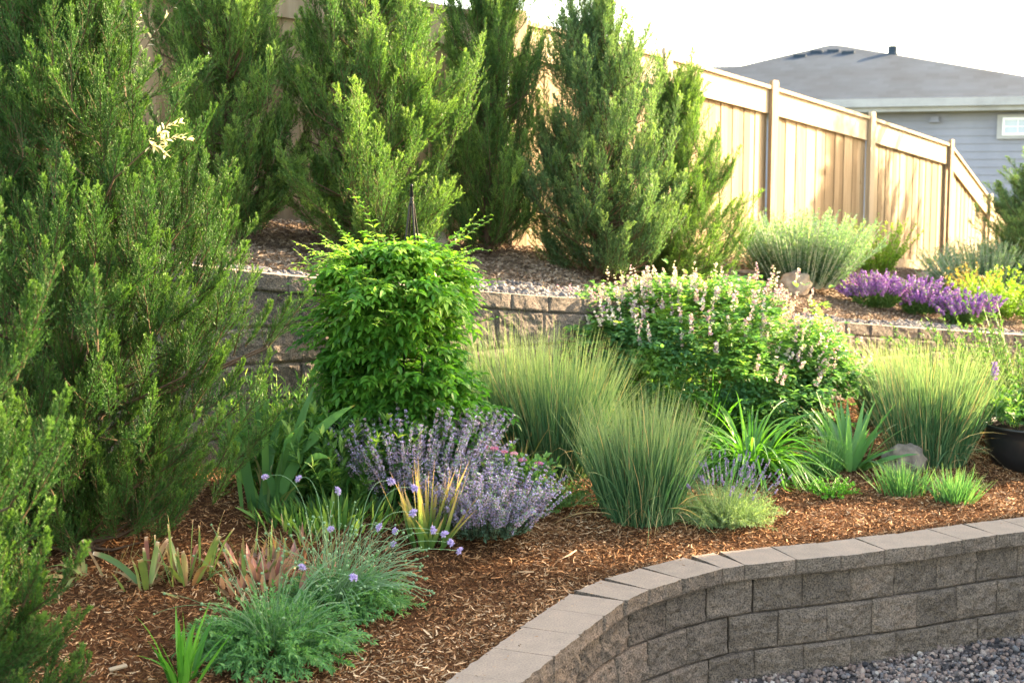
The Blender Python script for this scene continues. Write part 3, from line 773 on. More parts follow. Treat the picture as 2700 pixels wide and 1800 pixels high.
mb.build("roof", MT['roof'], own)
#PLANTS#

# ------------------------------------------------------------------ plants
def spin(rs, n, el0, el1):
    """random azimuths with elevations el0..el1 (degrees)"""
    az = rs.uniform(0, 2 * np.pi, n); el = np.radians(rs.uniform(el0, el1, n))
    return az, np.stack([np.cos(az) * np.cos(el), np.sin(az) * np.cos(el), np.sin(el)], 1)

def juniper_meshes(seed, H, R, nplume, ntw, nneed, needL, needW, mat, prof=(.62, .86, 1.0, .95, .68, .36, .12), plumeL=(.28, .5), low=.0, leaders=7, inner=.2, nb=46, spread=1.0, tiltb=78):
    """upswept juniper: limbs carry clusters of pointed plumes over a dark inner mass; returns (foliage MB, trunk MB)"""
    rs = RS(seed)
    # limbs
    bt = (np.arange(nb) + rs.uniform(0, 1, nb)) / nb * .97
    baz = np.arange(nb) * 2.39996 + rs.normal(0, .25, nb)
    env = R * np.interp(bt, [0, .08, .28, .5, .75, .92, 1], prof) * rs.uniform(.70, 1.30, nb)
    btilt = np.radians(np.interp(bt, [0, .12, .5, 1], [tiltb, 60, 42, 18]) + rs.normal(0, 8, nb)) * spread
    bd = np.stack([np.cos(baz) * np.sin(btilt), np.sin(baz) * np.sin(btilt), np.cos(btilt)], 1)
    tipz = .12 + bt * (H - .25)
    tipp = np.stack([np.cos(baz) * env, np.sin(baz) * env, tipz], 1)
    bl = np.maximum(env / np.maximum(np.sin(btilt), .35), .25)
    root = tipp - bd * bl[:, None]; 
    n = nplume
    bi = rs.randint(0, nb, n)
    s_ = np.clip(1 - np.abs(rs.normal(0, .30, n)), .05, 1)
    wdt = (.055 + .13 * (1 - s_)) * R / .8
    base = root[bi] + bd[bi] * (bl[bi] * s_)[:, None] + rs.normal(0, 1, (n, 3)) * wdt[:, None]
    d = nrm(bd[bi] * 1.1 + rs.normal(0, .26, (n, 3)) + np.array([0, 0, .25]))
    Lp = rs.uniform(*plumeL, n)
    base = base - d * (Lp * .6)[:, None]
    fill = rs.uniform(0, 1, n) < inner
    ft = rs.uniform(0, .9, n); fa = rs.uniform(0, 2 * np.pi, n); fr_ = R * np.interp(ft, [0, .08, .28, .5, .75, .92, 1], prof) * rs.uniform(.1, .75, n)
    base = np.where(fill[:, None], np.stack([np.cos(fa) * fr_, np.sin(fa) * fr_, ft * H * .95], 1), base)
    base[:, 2] = np.maximum(base[:, 2], .02 + .1 * rs.uniform(0, 1, n))
    brnd = rs.uniform(0, 1, nb)
    # leader spikes at the top
    k = leaders
    la = rs.uniform(0, 2 * np.pi, k)
    lb = np.stack([np.cos(la) * R * .28 * rs.uniform(0, 1, k), np.sin(la) * R * .28 * rs.uniform(0, 1, k), H * rs.uniform(.78, .93, k)], 1)
    ld = nrm(np.stack([np.cos(la) * .22, np.sin(la) * .22, np.ones(k)], 1))
    base = np.concatenate([base, lb]); d = np.concatenate([d, ld]); Lp = np.concatenate([Lp, rs.uniform(.35, .6, k)])
    n += k; prnd = np.concatenate([brnd[bi] * .6 + rs.uniform(0, .4, n - k), rs.uniform(.5, 1, k)]); 
    fol = MB(); tr = MB()
    # plume axis, curving up
    C = paths(base, d, Lp, 6, -.55, .25, rs)
    tubes(fol, C, np.linspace(.0038, .0012, 7), 3, mat=1)
    # twiglets
    N = n * ntw
    s = np.tile((np.arange(ntw) + .5) / ntw, n); s = np.clip(s + rs.uniform(-.02, .02, N), .02, .999)
    pi = np.repeat(np.arange(n), ntw)
    f = s * 6; i0 = np.minimum(f.astype(int), 5); fr = (f - i0)[:, None]
    pos = C[pi, i0] * (1 - fr) + C[pi, i0 + 1] * fr
    ax = nrm(C[pi, i0 + 1] - C[pi, i0])
    a, b = frames(ax); th = rs.uniform(0, 2 * np.pi, N)[:, None]
    rad = a * np.cos(th) + b * np.sin(th)
    td = nrm(ax * rs.uniform(.9, 1.3, (N, 1)) + rad * rs.uniform(.45, .80, (N, 1)) + np.array([0, 0, .25]))
    tl = Lp[pi] * (.34 * (1 - s) ** .8 + .07) * rs.uniform(.7, 1.2, N)
    K = 3
    TC = paths(pos, td, tl, K, -.35, .3, rs)
    tubes(fol, TC[:: 4], np.linspace(.0018, .0009, K + 1), 3, mat=1)
    # needles as tapered slips around the twiglets
    NN = N * nneed
    ti = np.repeat(np.arange(N), nneed); s2 = np.tile((np.arange(nneed) + .6) / nneed, N) + rs.uniform(-.05, .05, NN); s2 = np.clip(s2, .02, .999)
    f = s2 * K; i0 = np.minimum(f.astype(int), K - 1); fr = (f - i0)[:, None]
    pos = TC[ti, i0] * (1 - fr) + TC[ti, i0 + 1] * fr
    ax = nrm(TC[ti, i0 + 1] - TC[ti, i0])
    a, b = frames(ax); th = rs.uniform(0, 2 * np.pi, NN)[:, None]
    nd = nrm(ax * 1.25 + (a * np.cos(th) + b * np.sin(th)) * rs.uniform(.35, .9, (NN, 1)))
    nl = needL * rs.uniform(.6, 1.25, NN) * (1 - .35 * s2)
    side = nrm(np.cross(nd, rs.normal(0, 1, (NN, 3))))
    tip = pos + nd * nl[:, None]; wd = (needW * rs.uniform(.7, 1.2, NN))[:, None]
    mid = pos + nd * (nl * .45)[:, None]
    X = np.stack([pos, mid - side * wd * .5, tip, mid + side * wd * .5], 1)
    rnd = np.clip(prnd[pi[ti]] * .45 + rs.uniform(0, .35, NN) + .2 * (s[ti] ** 2), 0, 1)
    u = np.clip(s[ti][:, None] * .55 + s2[:, None] * .25 + np.array([0, .05, .15, .05])[None], 0, 1)
    fol.add(X.reshape(-1, 3), np.arange(NN * 4).reshape(-1, 4), np.repeat(rnd, 4), u.ravel(), 0)
    # trunk and limbs
    tc = paths(np.array([[0, 0, -.15]]), np.array([[.03, .02, 1.]]), H * .9, 8, 0, .2, rs)
    tubes(tr, tc, np.linspace(.06, .01, 9), 8)
    m = min(n, 160); sel = rs.choice(n, m, False)
    st = np.zeros((m, 3)); st[:, 2] = np.clip(base[sel, 2] - .35 * np.linalg.norm(base[sel, :2], axis=1), .03, None)
    mid = (st + base[sel]) / 2; mid[:, 2] -= .03
    tubes(tr, np.stack([st, mid, base[sel]], 1), np.array([.012, .008, .004]), 4)
    return fol, tr
def juniper(name, label, cat, loc, rz, seed, H, R, **k):
    g = k.pop('group', None); mat = k.get('mat')
    t = thing(name, label, cat, loc, rz, g)
    f, tr = juniper_meshes(seed, H, R, **k)
    f.build("crown", [MT[mat], MT['twig']], t); tr.build("trunk", MT['bark'], t, smooth=True)
    return t

JN = dict(ntw=56, nneed=25, needL=.0175, needW=.0036, mat='jun_near')
z0 = float(hbed(-2.1, 6.85))
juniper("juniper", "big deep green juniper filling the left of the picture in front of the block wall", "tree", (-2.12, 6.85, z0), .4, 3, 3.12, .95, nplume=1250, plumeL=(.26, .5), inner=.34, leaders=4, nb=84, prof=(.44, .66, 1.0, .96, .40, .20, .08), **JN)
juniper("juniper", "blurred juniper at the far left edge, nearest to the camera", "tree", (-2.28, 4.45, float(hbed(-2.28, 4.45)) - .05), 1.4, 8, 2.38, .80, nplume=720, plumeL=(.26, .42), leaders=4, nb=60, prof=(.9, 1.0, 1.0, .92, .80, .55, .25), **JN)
JF = dict(ntw=36, nneed=16, needL=.029, needW=.0060, plumeL=(.30, .62), inner=.28, nb=40, prof=(.58, .90, 1.10, .96, .60, .30, .10))
gj = "junipers along the wooden fence"
def tloc(x, y): return (x, y, float(hter(x, y)) - .03)
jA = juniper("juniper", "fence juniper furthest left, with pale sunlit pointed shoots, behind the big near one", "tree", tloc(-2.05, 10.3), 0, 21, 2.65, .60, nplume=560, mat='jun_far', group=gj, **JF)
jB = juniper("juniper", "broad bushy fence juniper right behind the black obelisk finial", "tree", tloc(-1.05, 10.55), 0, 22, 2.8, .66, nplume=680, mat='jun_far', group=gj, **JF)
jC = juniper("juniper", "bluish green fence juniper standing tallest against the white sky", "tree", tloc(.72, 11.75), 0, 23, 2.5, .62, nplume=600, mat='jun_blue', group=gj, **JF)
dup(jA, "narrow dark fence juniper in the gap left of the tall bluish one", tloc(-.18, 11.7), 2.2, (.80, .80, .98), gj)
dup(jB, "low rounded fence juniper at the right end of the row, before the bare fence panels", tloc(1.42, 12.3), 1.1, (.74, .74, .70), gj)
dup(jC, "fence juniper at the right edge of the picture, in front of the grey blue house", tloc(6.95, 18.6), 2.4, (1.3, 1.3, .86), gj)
dup(jC, "unseen fence juniper standing beyond the right edge of the picture", tloc(8.9, 21.2), .7, (1.9, 1.9, 2.0), gj)  # unseen extra juniper, added to dapple the fence

# ---- leaf plants built from compound or single leaves
def fill_leaves(mb, P, D, L, W, rs, prof=LEAF, fold=.35, droop=.8, nseg=3, mat=0, rnd=None):
    C = paths(P, D, L, nseg, droop, 0.0, rs)
    ribbons(mb, C, W, prof, rs, side='flat', fold=fold, mat=mat, rnd=rnd)
def ellipsoid_pts(rs, n, rx, ry, rz_, zc, shell=(.72, 1.0), flat=None):
    v = nrm(rs.normal(0, 1, (n, 3))); r = rs.uniform(*shell, n)[:, None]
    wob = 1 + .13 * vnoise(v * 2.3, 1.0, 7)[:, None] + .08 * vnoise(v * 5, 1.0, 9)[:, None]
    P = v * r * wob * np.array([rx, ry, rz_]); P[:, 2] += zc
    return P, v

# bright vine on the obelisk
x0, y0, _ = A(1045, 1300, 8.35); z0 = float(hbed(x0, y0))
vine = thing("climbing_vine", "lush bright green leafy vine smothering the black obelisk", "vine", (x0, y0, z0))
rs = RS(31); mb = MB(); n = 4200
Hs = (M(1300 - 640, 8.35) * 1.0); 
A_top = A(1045, 640, 8.35)[2] - z0
# body widths by height read from the photo outline
zz = rs.uniform(0.03, 1, n) ** .9 * A_top * (1 - .0)
wid = np.interp(zz / A_top, [0, .12, .35, .55, .72, .86, .95, 1.0], [.56, .60, .52, .46, .50, .46, .34, .14])
az = rs.uniform(0, 2 * np.pi, n)
wid = wid * .72
tier = np.floor(zz / A_top * 9 + .35 * np.sin(az * 2 + 1)); fracz = zz / A_top * 9 + .35 * np.sin(az * 2 + 1) - tier
wid = wid * (1.14 - .42 * np.abs(fracz - .25)) * (1 + .12 * np.sin(tier * 2.4 + az * 2))
rr = wid * np.where(rs.uniform(0, 1, n) < .25, rs.uniform(.3, .75, n), rs.uniform(.75, 1.05, n)) * (1 + .24 * vnoise(np.stack([np.cos(az) * 1.2, np.sin(az) * 1.2, zz * 2.6], 1), 1.7, 4) + .10 * vnoise(np.stack([np.cos(az) * 3, np.sin(az) * 3, zz * 6], 1), 1.7, 4))
P = np.stack([np.cos(az) * rr, np.sin(az) * rr, zz], 1)
P[:, 0] += -.04 * (zz / A_top) + .03
keep = (fbm(P + 7, 5.5, 2, 14) + .25 * (zz / A_top < .5)) > -.10
P, az, zz, rr = P[keep], az[keep], zz[keep], rr[keep]; n = len(P)
D = np.stack([np.cos(az), np.sin(az), rs.uniform(-.25, .6, n)], 1)
rl = rs.uniform(.09, .22, n)                       # rachis
C = paths(P - nrm(D) * .05, D, rl, 6, .75, .7, rs)
tubes(mb, C, np.linspace(.0022, .0010, 7), 3, mat=1)
T = nrm(np.gradient(C, axis=1)); a, b = frames(T.reshape(-1, 3)); a = a.reshape(T.shape)
pr = rs.uniform(0, 1, n) * .45 + .55 * (zz / A_top) ** 1.5 - .05
for k in range(1, 7):
    for sgn in ((-1, 1) if k < 6 else (0,)):
        d = nrm(T[:, k] * (.75 if sgn else 1) + a[:, k] * sgn * .9 + rs.normal(0, .15, (n, 3)) + np.array([0, 0, .12]))
        fill_leaves(mb, C[:, k], d, rs.uniform(.038, .074, n), rs.uniform(.020, .036, n), rs, prof=[.3, .95, 1, .7, .4, .05], fold=.3, droop=.9, nseg=4, rnd=np.clip(pr + rs.normal(0, .1, n), 0, 1))
m = 100
az = rs.uniform(0, 2 * np.pi, m); az[:16] = np.pi + rs.uniform(-.7, .5, 16)
zb_ = rs.uniform(.62, .93, m) * A_top; zb_[85:] = rs.uniform(.88, 1.0, m - 85) * A_top; st = np.stack([np.cos(az) * .26, np.sin(az) * .26, zb_], 1)
D = np.stack([np.cos(az), np.sin(az), np.where(np.arange(m) < 85, rs.uniform(.0, .9, m), rs.uniform(.5, 1.4, m))], 1)
C = paths(st, D, rs.uniform(.22, .46, m), 10, .5, .9, rs)
tubes(mb, C, np.linspace(.004, .0015, 11), 4, mat=1)
for k in range(3, 11):
    T = nrm(C[:, k] - C[:, k - 1]); a, b = frames(T)
    for sgn in (-1, 1):
        d = nrm(T * .7 + a * sgn + rs.normal(0, .2, (m, 3)) + [0, 0, .2]); s_ = 1.15 - k / 13
        fill_leaves(mb, C[:, k], d, rs.uniform(.05, .08, m) * s_, rs.uniform(.02, .032, m) * s_, rs, fold=.3, droop=.8, nseg=3, rnd=rs.uniform(.6, 1, m))
mb.build("foliage", [MT['vine'], MT['vinestem']], vine)

# obelisk
ob = thing("obelisk", "slim black metal garden obelisk with pointed finial rising out of the vine", "obelisk", (x0 + .03, y0, z0))
ftop = A(1085, 485, 8.35)[2] - z0; fx = A(1085, 485, 8.35)[0] - x0 - .03
mb = MB(); s_ = M(1, 8.35)
lathe(mb, [(0, ftop), (s_ * 2.6, ftop - s_ * 1), (s_ * 4.4, ftop - s_ * 5), (s_ * 2.6, ftop - s_ * 8), (s_ * 6, ftop - s_ * 32), (s_ * 3.4, ftop - s_ * 36), (s_ * 7, ftop - s_ * 39), (s_ * 3.2, ftop - s_ * 43), (s_ * 7, ftop - s_ * 47), (s_ * 4.6, ftop - s_ * 51), (s_ * 6, ftop - s_ * 53), (0, ftop - s_ * 54)], 20, 0, (fx, 0, 0))
mb.build("finial", MT['iron'], ob, smooth=True)
for q in range(4):
    mb = MB(); a_ = q * np.pi / 2 + .5
    top = np.array([fx + .012 * np.cos(a_), .012 * np.sin(a_), ftop - s_ * 52]); bot = np.array([.24 * np.cos(a_) + fx, .24 * np.sin(a_), 0])
    pts = [top, top + (bot - top) * .12 + [0, 0, .0], top + (bot - top) * .35 - (bot - top) * [.06, .06, 0], bot]
    tubes(mb, np.array([pts]), np.array([.0065] * 4), 6); mb.build("leg", MT['iron'], ob, smooth=True)
for zf in (.25, .55, .8):
    mb = MB(); th = np.linspace(0, 2 * np.pi, 33); r_ = .24 * (1 - zf) + .01
    tubes(mb, np.array([np.stack([fx + r_ * np.cos(th), r_ * np.sin(th), th * 0 + (ftop - .2) * zf], 1)]), np.full(33, .004), 5); mb.build("ring", MT['iron'], ob)

# ---- grasses
def grass(label, px, py, Y0, Hm, Rm, n, seed, lean=(0, 0), group="blue green ornamental grass clumps", dry=.04, W=.0058, arch=1.0, fan=1.0, loc=None):
    rs = RS(seed)
    x, y, z = loc if loc else bedpt(px, py)
    t = thing("ornamental_grass", label, "ornamental grass", (x, y, z - .02), 0, group)
    mb = MB()
    r0 = Rm * .46 * np.sqrt(rs.uniform(0, 1, n)); az = rs.uniform(0, 2 * np.pi, n)
    P = np.stack([np.cos(az) * r0, np.sin(az) * r0, np.zeros(n)], 1)
    tilt = np.radians(np.abs(rs.normal(0, 7, n)) + 13 * (r0 / (Rm * .46)) ** 1.4 * fan)
    out = az + rs.normal(0, .5, n)
    D = np.stack([np.cos(out) * np.sin(tilt) + lean[0], np.sin(out) * np.sin(tilt) + lean[1], np.cos(tilt)], 1)
    L = Hm * rs.uniform(.55, 1.12, n) * (1 - .12 * r0 / (Rm * .36))
    dr = arch * rs.uniform(.0, .40, n) * (1 + 2.6 * (rs.uniform(0, 1, n) > .88)) * (.5 + tilt * 1.6)
    C = paths(P, D, L, 7, dr, .24, rs)
    C[:, :, 2] = np.maximum(C[:, :, 2], .012)
    k_ = n // 9                                  # old blades bent down around the skirt
    az2 = rs.uniform(0, 2 * np.pi, k_); D2 = np.stack([np.cos(az2), np.sin(az2), rs.uniform(.8, 2.2, k_)], 1)
    C2_ = paths(P[:k_] * .9, D2, Hm * rs.uniform(.35, .8, k_), 7, rs.uniform(1.0, 3.2, k_), .4, rs); C2_[:, :, 2] = np.maximum(C2_[:, :, 2], .01)
    ribbons(mb, C2_[::2], rs.uniform(.6, 1.1, len(C2_[::2])) * W, GRASS, rs, fold=.4); ribbons(mb, C2_[1::2], rs.uniform(.5, .9, len(C2_[1::2])) * W, GRASS, rs, fold=.4, mat=1)
    nd = int(n * dry)
    ribbons(mb, C[nd:], rs.uniform(.7, 1.25, n - nd) * W, GRASS, rs, fold=.5)
    ribbons(mb, C[:nd], rs.uniform(.6, 1.1, nd) * W, GRASS, rs, fold=.4, mat=1)
    mb.build("blades", [MT['grass'], MT['straw']], t)
    return t
grass("front round clump of blue green grass on the bare mulch left of the lavender", 1690, 1365, 0, .80, .46, 1250, 41, W=.0078)
grass("tall grass clump in the middle, behind the front one and right of the vine", 1470, 1245, 0, .96, .46, 1300, 42, W=.0074, lean=(.05, 0))
grass("shaded grass clump tucked between the vine and the block wall", 1330, 1215, 0, .98, .42, 1000, 43, lean=(-.10, .02))
grass("sunny grass clump with straw tips beside the dark metal bowl", 2450, 1215, 0, .90, .54, 1600, 44, lean=(.03, 0), dry=.10, W=.0074, arch=1.2)
grass("shaded grass clump against the wall behind the sunny right one", 2345, 1120, 0, .74, .42, 1000, 45, lean=(-.06, 0), W=.0074)
grass("far grass clump half hidden between the sunny grass and the right leafy shrub", 2590, 1110, 0, .7, .4, 700, 46, W=.0074)

# ---- strap leaf clumps: iris fans, daylily, chives
def straps(mb, rs, n, P0, L, W, el=(55, 85), droop=.3, fan=None, nseg=8, fold=.3, prof=BLADE, mat=0, spread=.05, az=None):
    a = rs.uniform(0, 2 * np.pi, n) if az is None else az
    e = np.radians(rs.uniform(*el, n))
    D = np.stack([np.cos(a) * np.cos(e), np.sin(a) * np.cos(e), np.sin(e)], 1)
    P = np.asarray(P0, float) + np.stack([np.cos(a), np.sin(a), a * 0], 1) * (spread * rs.uniform(0, 1, n))[:, None]
    C = paths(P, D, rs.uniform(*L, n), nseg, rs.uniform(*droop, n) if isinstance(droop, tuple) else droop, .12, rs)
    C[:, :, 2] = np.maximum(C[:, :, 2], .008)
    ribbons(mb, C, rs.uniform(*W, n), prof, rs, side='flat', fold=fold, mat=mat)
def clump(name, label, cat, px, py, mat, seed, parts, group=None, loc=None, part='leaves'):
    x, y, z = loc if loc else bedpt(px, py)
    t = thing(name, label, cat, (x, y, z - .01), 0, group); rs = RS(seed); mb = MB()
    for kw in parts: straps(mb, rs, **kw)
    mb.build(part, mat if isinstance(mat, list) else [MT[mat], MT['straw']], t)
    return t, mb, rs
clump("daylily", "daylily with long arching leaves below the flowering baptisia", "daylily", 1975, 1245, 'daylily', 51,
      [dict(n=260, P0=(0, 0, 0), L=(.42, .76), W=(.018, .028), el=(36, 78), droop=(1.6, 3.8), nseg=12, spread=.14),
       dict(n=30, P0=(.0, -.05, 0), L=(.55, .85), W=(.016, .023), el=(40, 65), droop=(2.2, 3.2), nseg=12, spread=.08, az=RS(5).uniform(-1.4, .6, 30))])
clump("daylily", "darker upright daylily leaves left of the arching one, behind the grass", "daylily", 1870, 1180, 'daylily', 52,
      [dict(n=130, P0=(0, 0, 0), L=(.4, .68), W=(.014, .022), el=(50, 85), droop=(.6, 2.0), nseg=10, spread=.10)])
clump("iris", "dark green iris fan right of the daylily with one leaf flopped down", "iris", 2240, 1235, 'iris', 53,
      [dict(n=40, P0=(0, 0, 0), L=(.38, .60), W=(.040, .060), el=(32, 84), droop=(.2, 1.3), spread=.12, fold=.12),
       dict(n=3, P0=(.05, -.05, .02), L=(.42, .5), W=(.034, .04), el=(35, 50), droop=(2.6, 3.2), spread=.03, fold=.15, az=np.array([-1.0, -.5, -.75]))])
clump("chives", "shaded upright chive tuft between the daylily and the iris", "chives", 2175, 1255, 'chive', 54,
      [dict(n=170, P0=(0, 0, 0), L=(.22, .34), W=(.005, .007), el=(58, 88), droop=(.0, .4), spread=.09, fold=.6, nseg=4)])
gch = "chive clumps in the mulch"
clump("chives", "sunlit chive clump in front of the tan boulder", "chives", 2380, 1300, 'chive', 55,
      [dict(n=260, P0=(0, 0, 0), L=(.13, .25), W=(.006, .010), el=(45, 88), droop=(.0, .5), spread=.15, fold=.6, nseg=4)], group=gch)
clump("chives", "sunlit chive clump alone on the mulch at right", "chives", 2515, 1322, 'chive', 56,
      [dict(n=220, P0=(0, 0, 0), L=(.13, .26), W=(.006, .010), el=(45, 88), droop=(.0, .5), spread=.12, fold=.6, nseg=4)], group=gch)
clump("withered_iris", "small withered yellow and white leaves beside the boulder", "dry plant", 2452, 1300, [MT['straw'], MT['straw']], 57,
      [dict(n=24, P0=(0, 0, 0), L=(.1, .2), W=(.012, .02), el=(30, 85), droop=(.6, 2.5), spread=.07)])

# large iris in the shade: fans placed by hand towards the tips seen in the photo
x0, y0, z0 = bedpt(705, 1345); 
ti = thing("iris", "large broad-leaved iris fan between the big juniper and the catmint", "iris", (x0, y0, z0)); rs = RS(61)
tips = [((847, 985), .0, .045, .15), ((935, 1068), -.1, .052, .35), ((806, 1108), -.15, .040, .45), ((775, 1140), -.25, .042, .5), ((870, 1208), -.25, .044, .8), ((622, 1000), .05, .055, .05), ((758, 1045), .1, .045, .1),
        ((665, 1010), .2, .05, .0), ((585, 1075), .1, .045, .2), ((700, 1090), -.1, .035, .1), ((610, 1130), -.1, .05, .3), ((560, 1230), -.1, .045, .9), ((640, 1040), .3, .045, .1), ((830, 1100), .2, .04, .2), ((690, 1255), -.15, .035, .9)]
for k, (tp, dy, wd, bow) in enumerate(tips):
    q = np.array(A(tp[0], tp[1], y0 + dy)) - np.array([x0, y0, z0])
    b0 = np.array([rs.uniform(-.07, .07) + .12 * q[0], rs.uniform(-.05, .05), 0])
    if tp[0] < 640: b0[0] -= .08
    tt = np.linspace(0, 1, 12)[:, None]
    ctrl = b0 + (q - b0) * .5 + np.array([-.1 * q[0], 0, .10 + bow * .28 * np.linalg.norm(q)])
    C = ((1 - tt) ** 2 * b0 + 2 * tt * (1 - tt) * ctrl + tt ** 2 * q)[None]
    mb = MB(); sd_ = nrm(np.array([[.45, -.25, .85]]) + rs.normal(0, .2, (1, 3)))
    ribbons(mb, C, np.array([wd * 1.2]), [.75, .95, 1, 1, .95, .8, .5, .04], rs, side=sd_, fold=.14)
    mb.build("leaf", MT['iris'], ti, smooth=True)
mb = MB(); straps(mb, rs, 8, (-.0, 0, 0), (.25, .4), (.016, .022), el=(50, 80), droop=(1.0, 2.4), spread=.16); 
mb.build("dry_leaves", [MT['iriscut'], MT['straw']], ti)

# ---- orange tipped iris clumps
clump("fading_iris", "clump of narrow iris leaves turned orange at the tips, before the catmint", "iris", 1125, 1440, 'irisor', 62,
      [dict(n=30, P0=(0, 0, 0), L=(.32, .50), W=(.026, .036), el=(66, 88), droop=(.0, .25), spread=.11, fold=.1),
       dict(n=16, P0=(.02, -.02, 0), L=(.24, .40), W=(.018, .028), el=(42, 66), droop=(.1, .6), spread=.09, fold=.1)])
clump("fading_iris", "yellow and orange iris leaves behind the pink flower pot, below the middle grass", "iris", 1365, 1250, 'irisor', 63,
      [dict(n=40, P0=(0, 0, 0), L=(.24, .44), W=(.014, .022), el=(48, 86), droop=(.1, .9), spread=.14, fold=.1)])
# ---- trimmed iris rows
gcut = "trimmed iris stubs along the big juniper"
clump("trimmed_iris", "trimmed iris stubs with curled grey green leaves, leftmost of the row", "iris", 240, 1520, 'iriscut', 64,
      [dict(n=12, P0=(-.03, 0, 0), L=(.16, .28), W=(.02, .028), el=(40, 80), droop=(1.8, 3.4), spread=.08, fold=.1, mat=0),
       dict(n=5, P0=(.10, 0, 0), L=(.14, .24), W=(.012, .020), el=(58, 80), droop=(0, .3), spread=.09, fold=.1, prof=[.7, 1, 1, 1, .95, .7])], group=gcut)
clump("trimmed_iris", "trimmed iris stubs with tall cut green leaves, in the middle of the row", "iris", 390, 1545, 'iriscut', 65,
      [dict(n=10, P0=(0, 0, 0), L=(.16, .32), W=(.018, .034), el=(50, 88), droop=(0, 1.0), spread=.12, fold=.1, prof=[.6, .9, 1, 1, 1, .6]),
       dict(n=8, P0=(0, 0, 0), L=(.1, .2), W=(.010, .02), el=(20, 70), droop=(.5, 2), spread=.12, fold=.1)], group=gcut)
clump("trimmed_iris", "dense trimmed iris stubs with curled tan tips, right end of the row", "iris", 495, 1530, 'iriscut', 66,
      [dict(n=34, P0=(0, 0, 0), L=(.12, .36), W=(.014, .030), el=(50, 88), droop=(0, 1.4), spread=.14, fold=.1, prof=[.6, .9, 1, 1, 1, .5])], group=gcut)
clump("red_sedum", "reddish pink broad leaves showing behind the grey green scabiosa mound", "sedum", 700, 1520, 'sedum', 67,
      [dict(n=110, P0=(0, 0, 0), L=(.07, .15), W=(.022, .038), el=(45, 85), droop=(0, .8), spread=.34, fold=.15, prof=[.3, .9, 1, .9, .5, .1], nseg=5)])
clump("strap_lily", "small bright green strap leaf clump cut by the bottom edge", "lily", 480, 1800, 'straps', 68,
      [dict(n=20, P0=(0, 0, 0), L=(.20, .34), W=(.022, .032), el=(52, 88), droop=(.1, 1.6), spread=.07, fold=.35)])
clump("green_shoots", "low bright green leafy shoots in front of the big iris", "perennial", 880, 1375, 'leafy', 69,
      [dict(n=330, P0=(0, 0, 0), L=(.08, .20), W=(.016, .026), el=(46, 88), droop=(0, .8), spread=.40, fold=.25, prof=[.3, .7, 1, 1, .6, .1], nseg=5)])
clump("green_shoots", "small tuft of green shoots at the foot of the big iris", "perennial", 760, 1385, 'leafy', 70,
      [dict(n=90, P0=(0, 0, 0), L=(.06, .15), W=(.014, .022), el=(52, 88), droop=(0, .6), spread=.22, fold=.25, prof=[.3, .7, 1, 1, .6, .1], nseg=5)])

clump("trimmed_iris", "a few pinkish iris stubs just behind the red sedum leaves", "iris", 640, 1500, 'iriscut', 163,
      [dict(n=22, P0=(0, 0, 0), L=(.08, .22), W=(.012, .024), el=(48, 88), droop=(0, 1.2), spread=.22, fold=.1)], group=gcut)
clump("green_shoots", "yellowish green shoots between the trimmed iris row and the big iris", "perennial", 800, 1440, 'iriscut', 164,
      [dict(n=60, P0=(0, 0, 0), L=(.06, .16), W=(.010, .018), el=(46, 88), droop=(0, 1.0), spread=.28, fold=.2, prof=[.3, .7, 1, 1, .6, .1])])

# ---- generic leafy stems: stems with leaves all the way up, optionally a flower spike
def leafy(name, label, cat, loc, seed, nst, Hs, spread, el, leafL, leafW, nleaf, mleaf, mstem, rx=0, droop=.2, ledge=.25, prof=LEAF, lean=(0, 0), group=None, updir=.35, top=None, sr=.0016, dome=0.0, part="foliage"):
    rs = RS(seed); t = thing(name, label, cat, loc, 0, group); mb = MB()
    az = rs.uniform(0, 2 * np.pi, nst); r = np.sqrt(rs.uniform(0, 1, nst))
    e = np.radians(el[1] - (el[1] - el[0]) * r + rs.normal(0, 5, nst))
    P = np.stack([np.cos(az) * r * spread, np.sin(az) * r * spread, az * 0], 1)
    D = np.stack([np.cos(az) * np.cos(e) + lean[0], np.sin(az) * np.cos(e) + lean[1], np.sin(e)], 1)
    L = rs.uniform(*Hs, nst) * (1 - dome * r)
    K = 8; C = paths(P, D, L, K, droop * rs.uniform(.3, 1.6, nst), .25, rs)
    C[:, :, 2] = np.maximum(C[:, :, 2], .01)
    tubes(mb, C, np.linspace(sr * 1.5, sr * .6, K + 1), 3, mat=1, rnd=rs.uniform(0, 1, nst))
    N = nst * nleaf; si = np.repeat(np.arange(nst), nleaf); s = np.clip(rs.uniform(ledge, 1, N), 0, .999)
    f = s * K; i0 = np.minimum(f.astype(int), K - 1); fr = (f - i0)[:, None]
    pos = C[si, i0] * (1 - fr) + C[si, i0 + 1] * fr; ax = nrm(C[si, i0 + 1] - C[si, i0])
    a, b = frames(ax); th = rs.uniform(0, 2 * np.pi, N)[:, None]
    d = nrm((a * np.cos(th) + b * np.sin(th)) + ax * rs.uniform(.3, 1.1, (N, 1)) + np.array([0, 0, updir]))
    sr_ = rs.uniform(0, 1, nst)
    rn = np.clip(sr_[si] * .3 + rs.uniform(0, .45, N) + .3 * s ** 2, 0, 1)
    fill_leaves(mb, pos, d, rs.uniform(*leafL, N) * (1.1 - .35 * s), rs.uniform(*leafW, N) * (1.1 - .35 * s), rs, prof=prof, fold=.3, droop=.6, nseg=3, rnd=rn)
    mb.build(part, [MT[mleaf], MT[mstem]], t)
    return t, C, rs
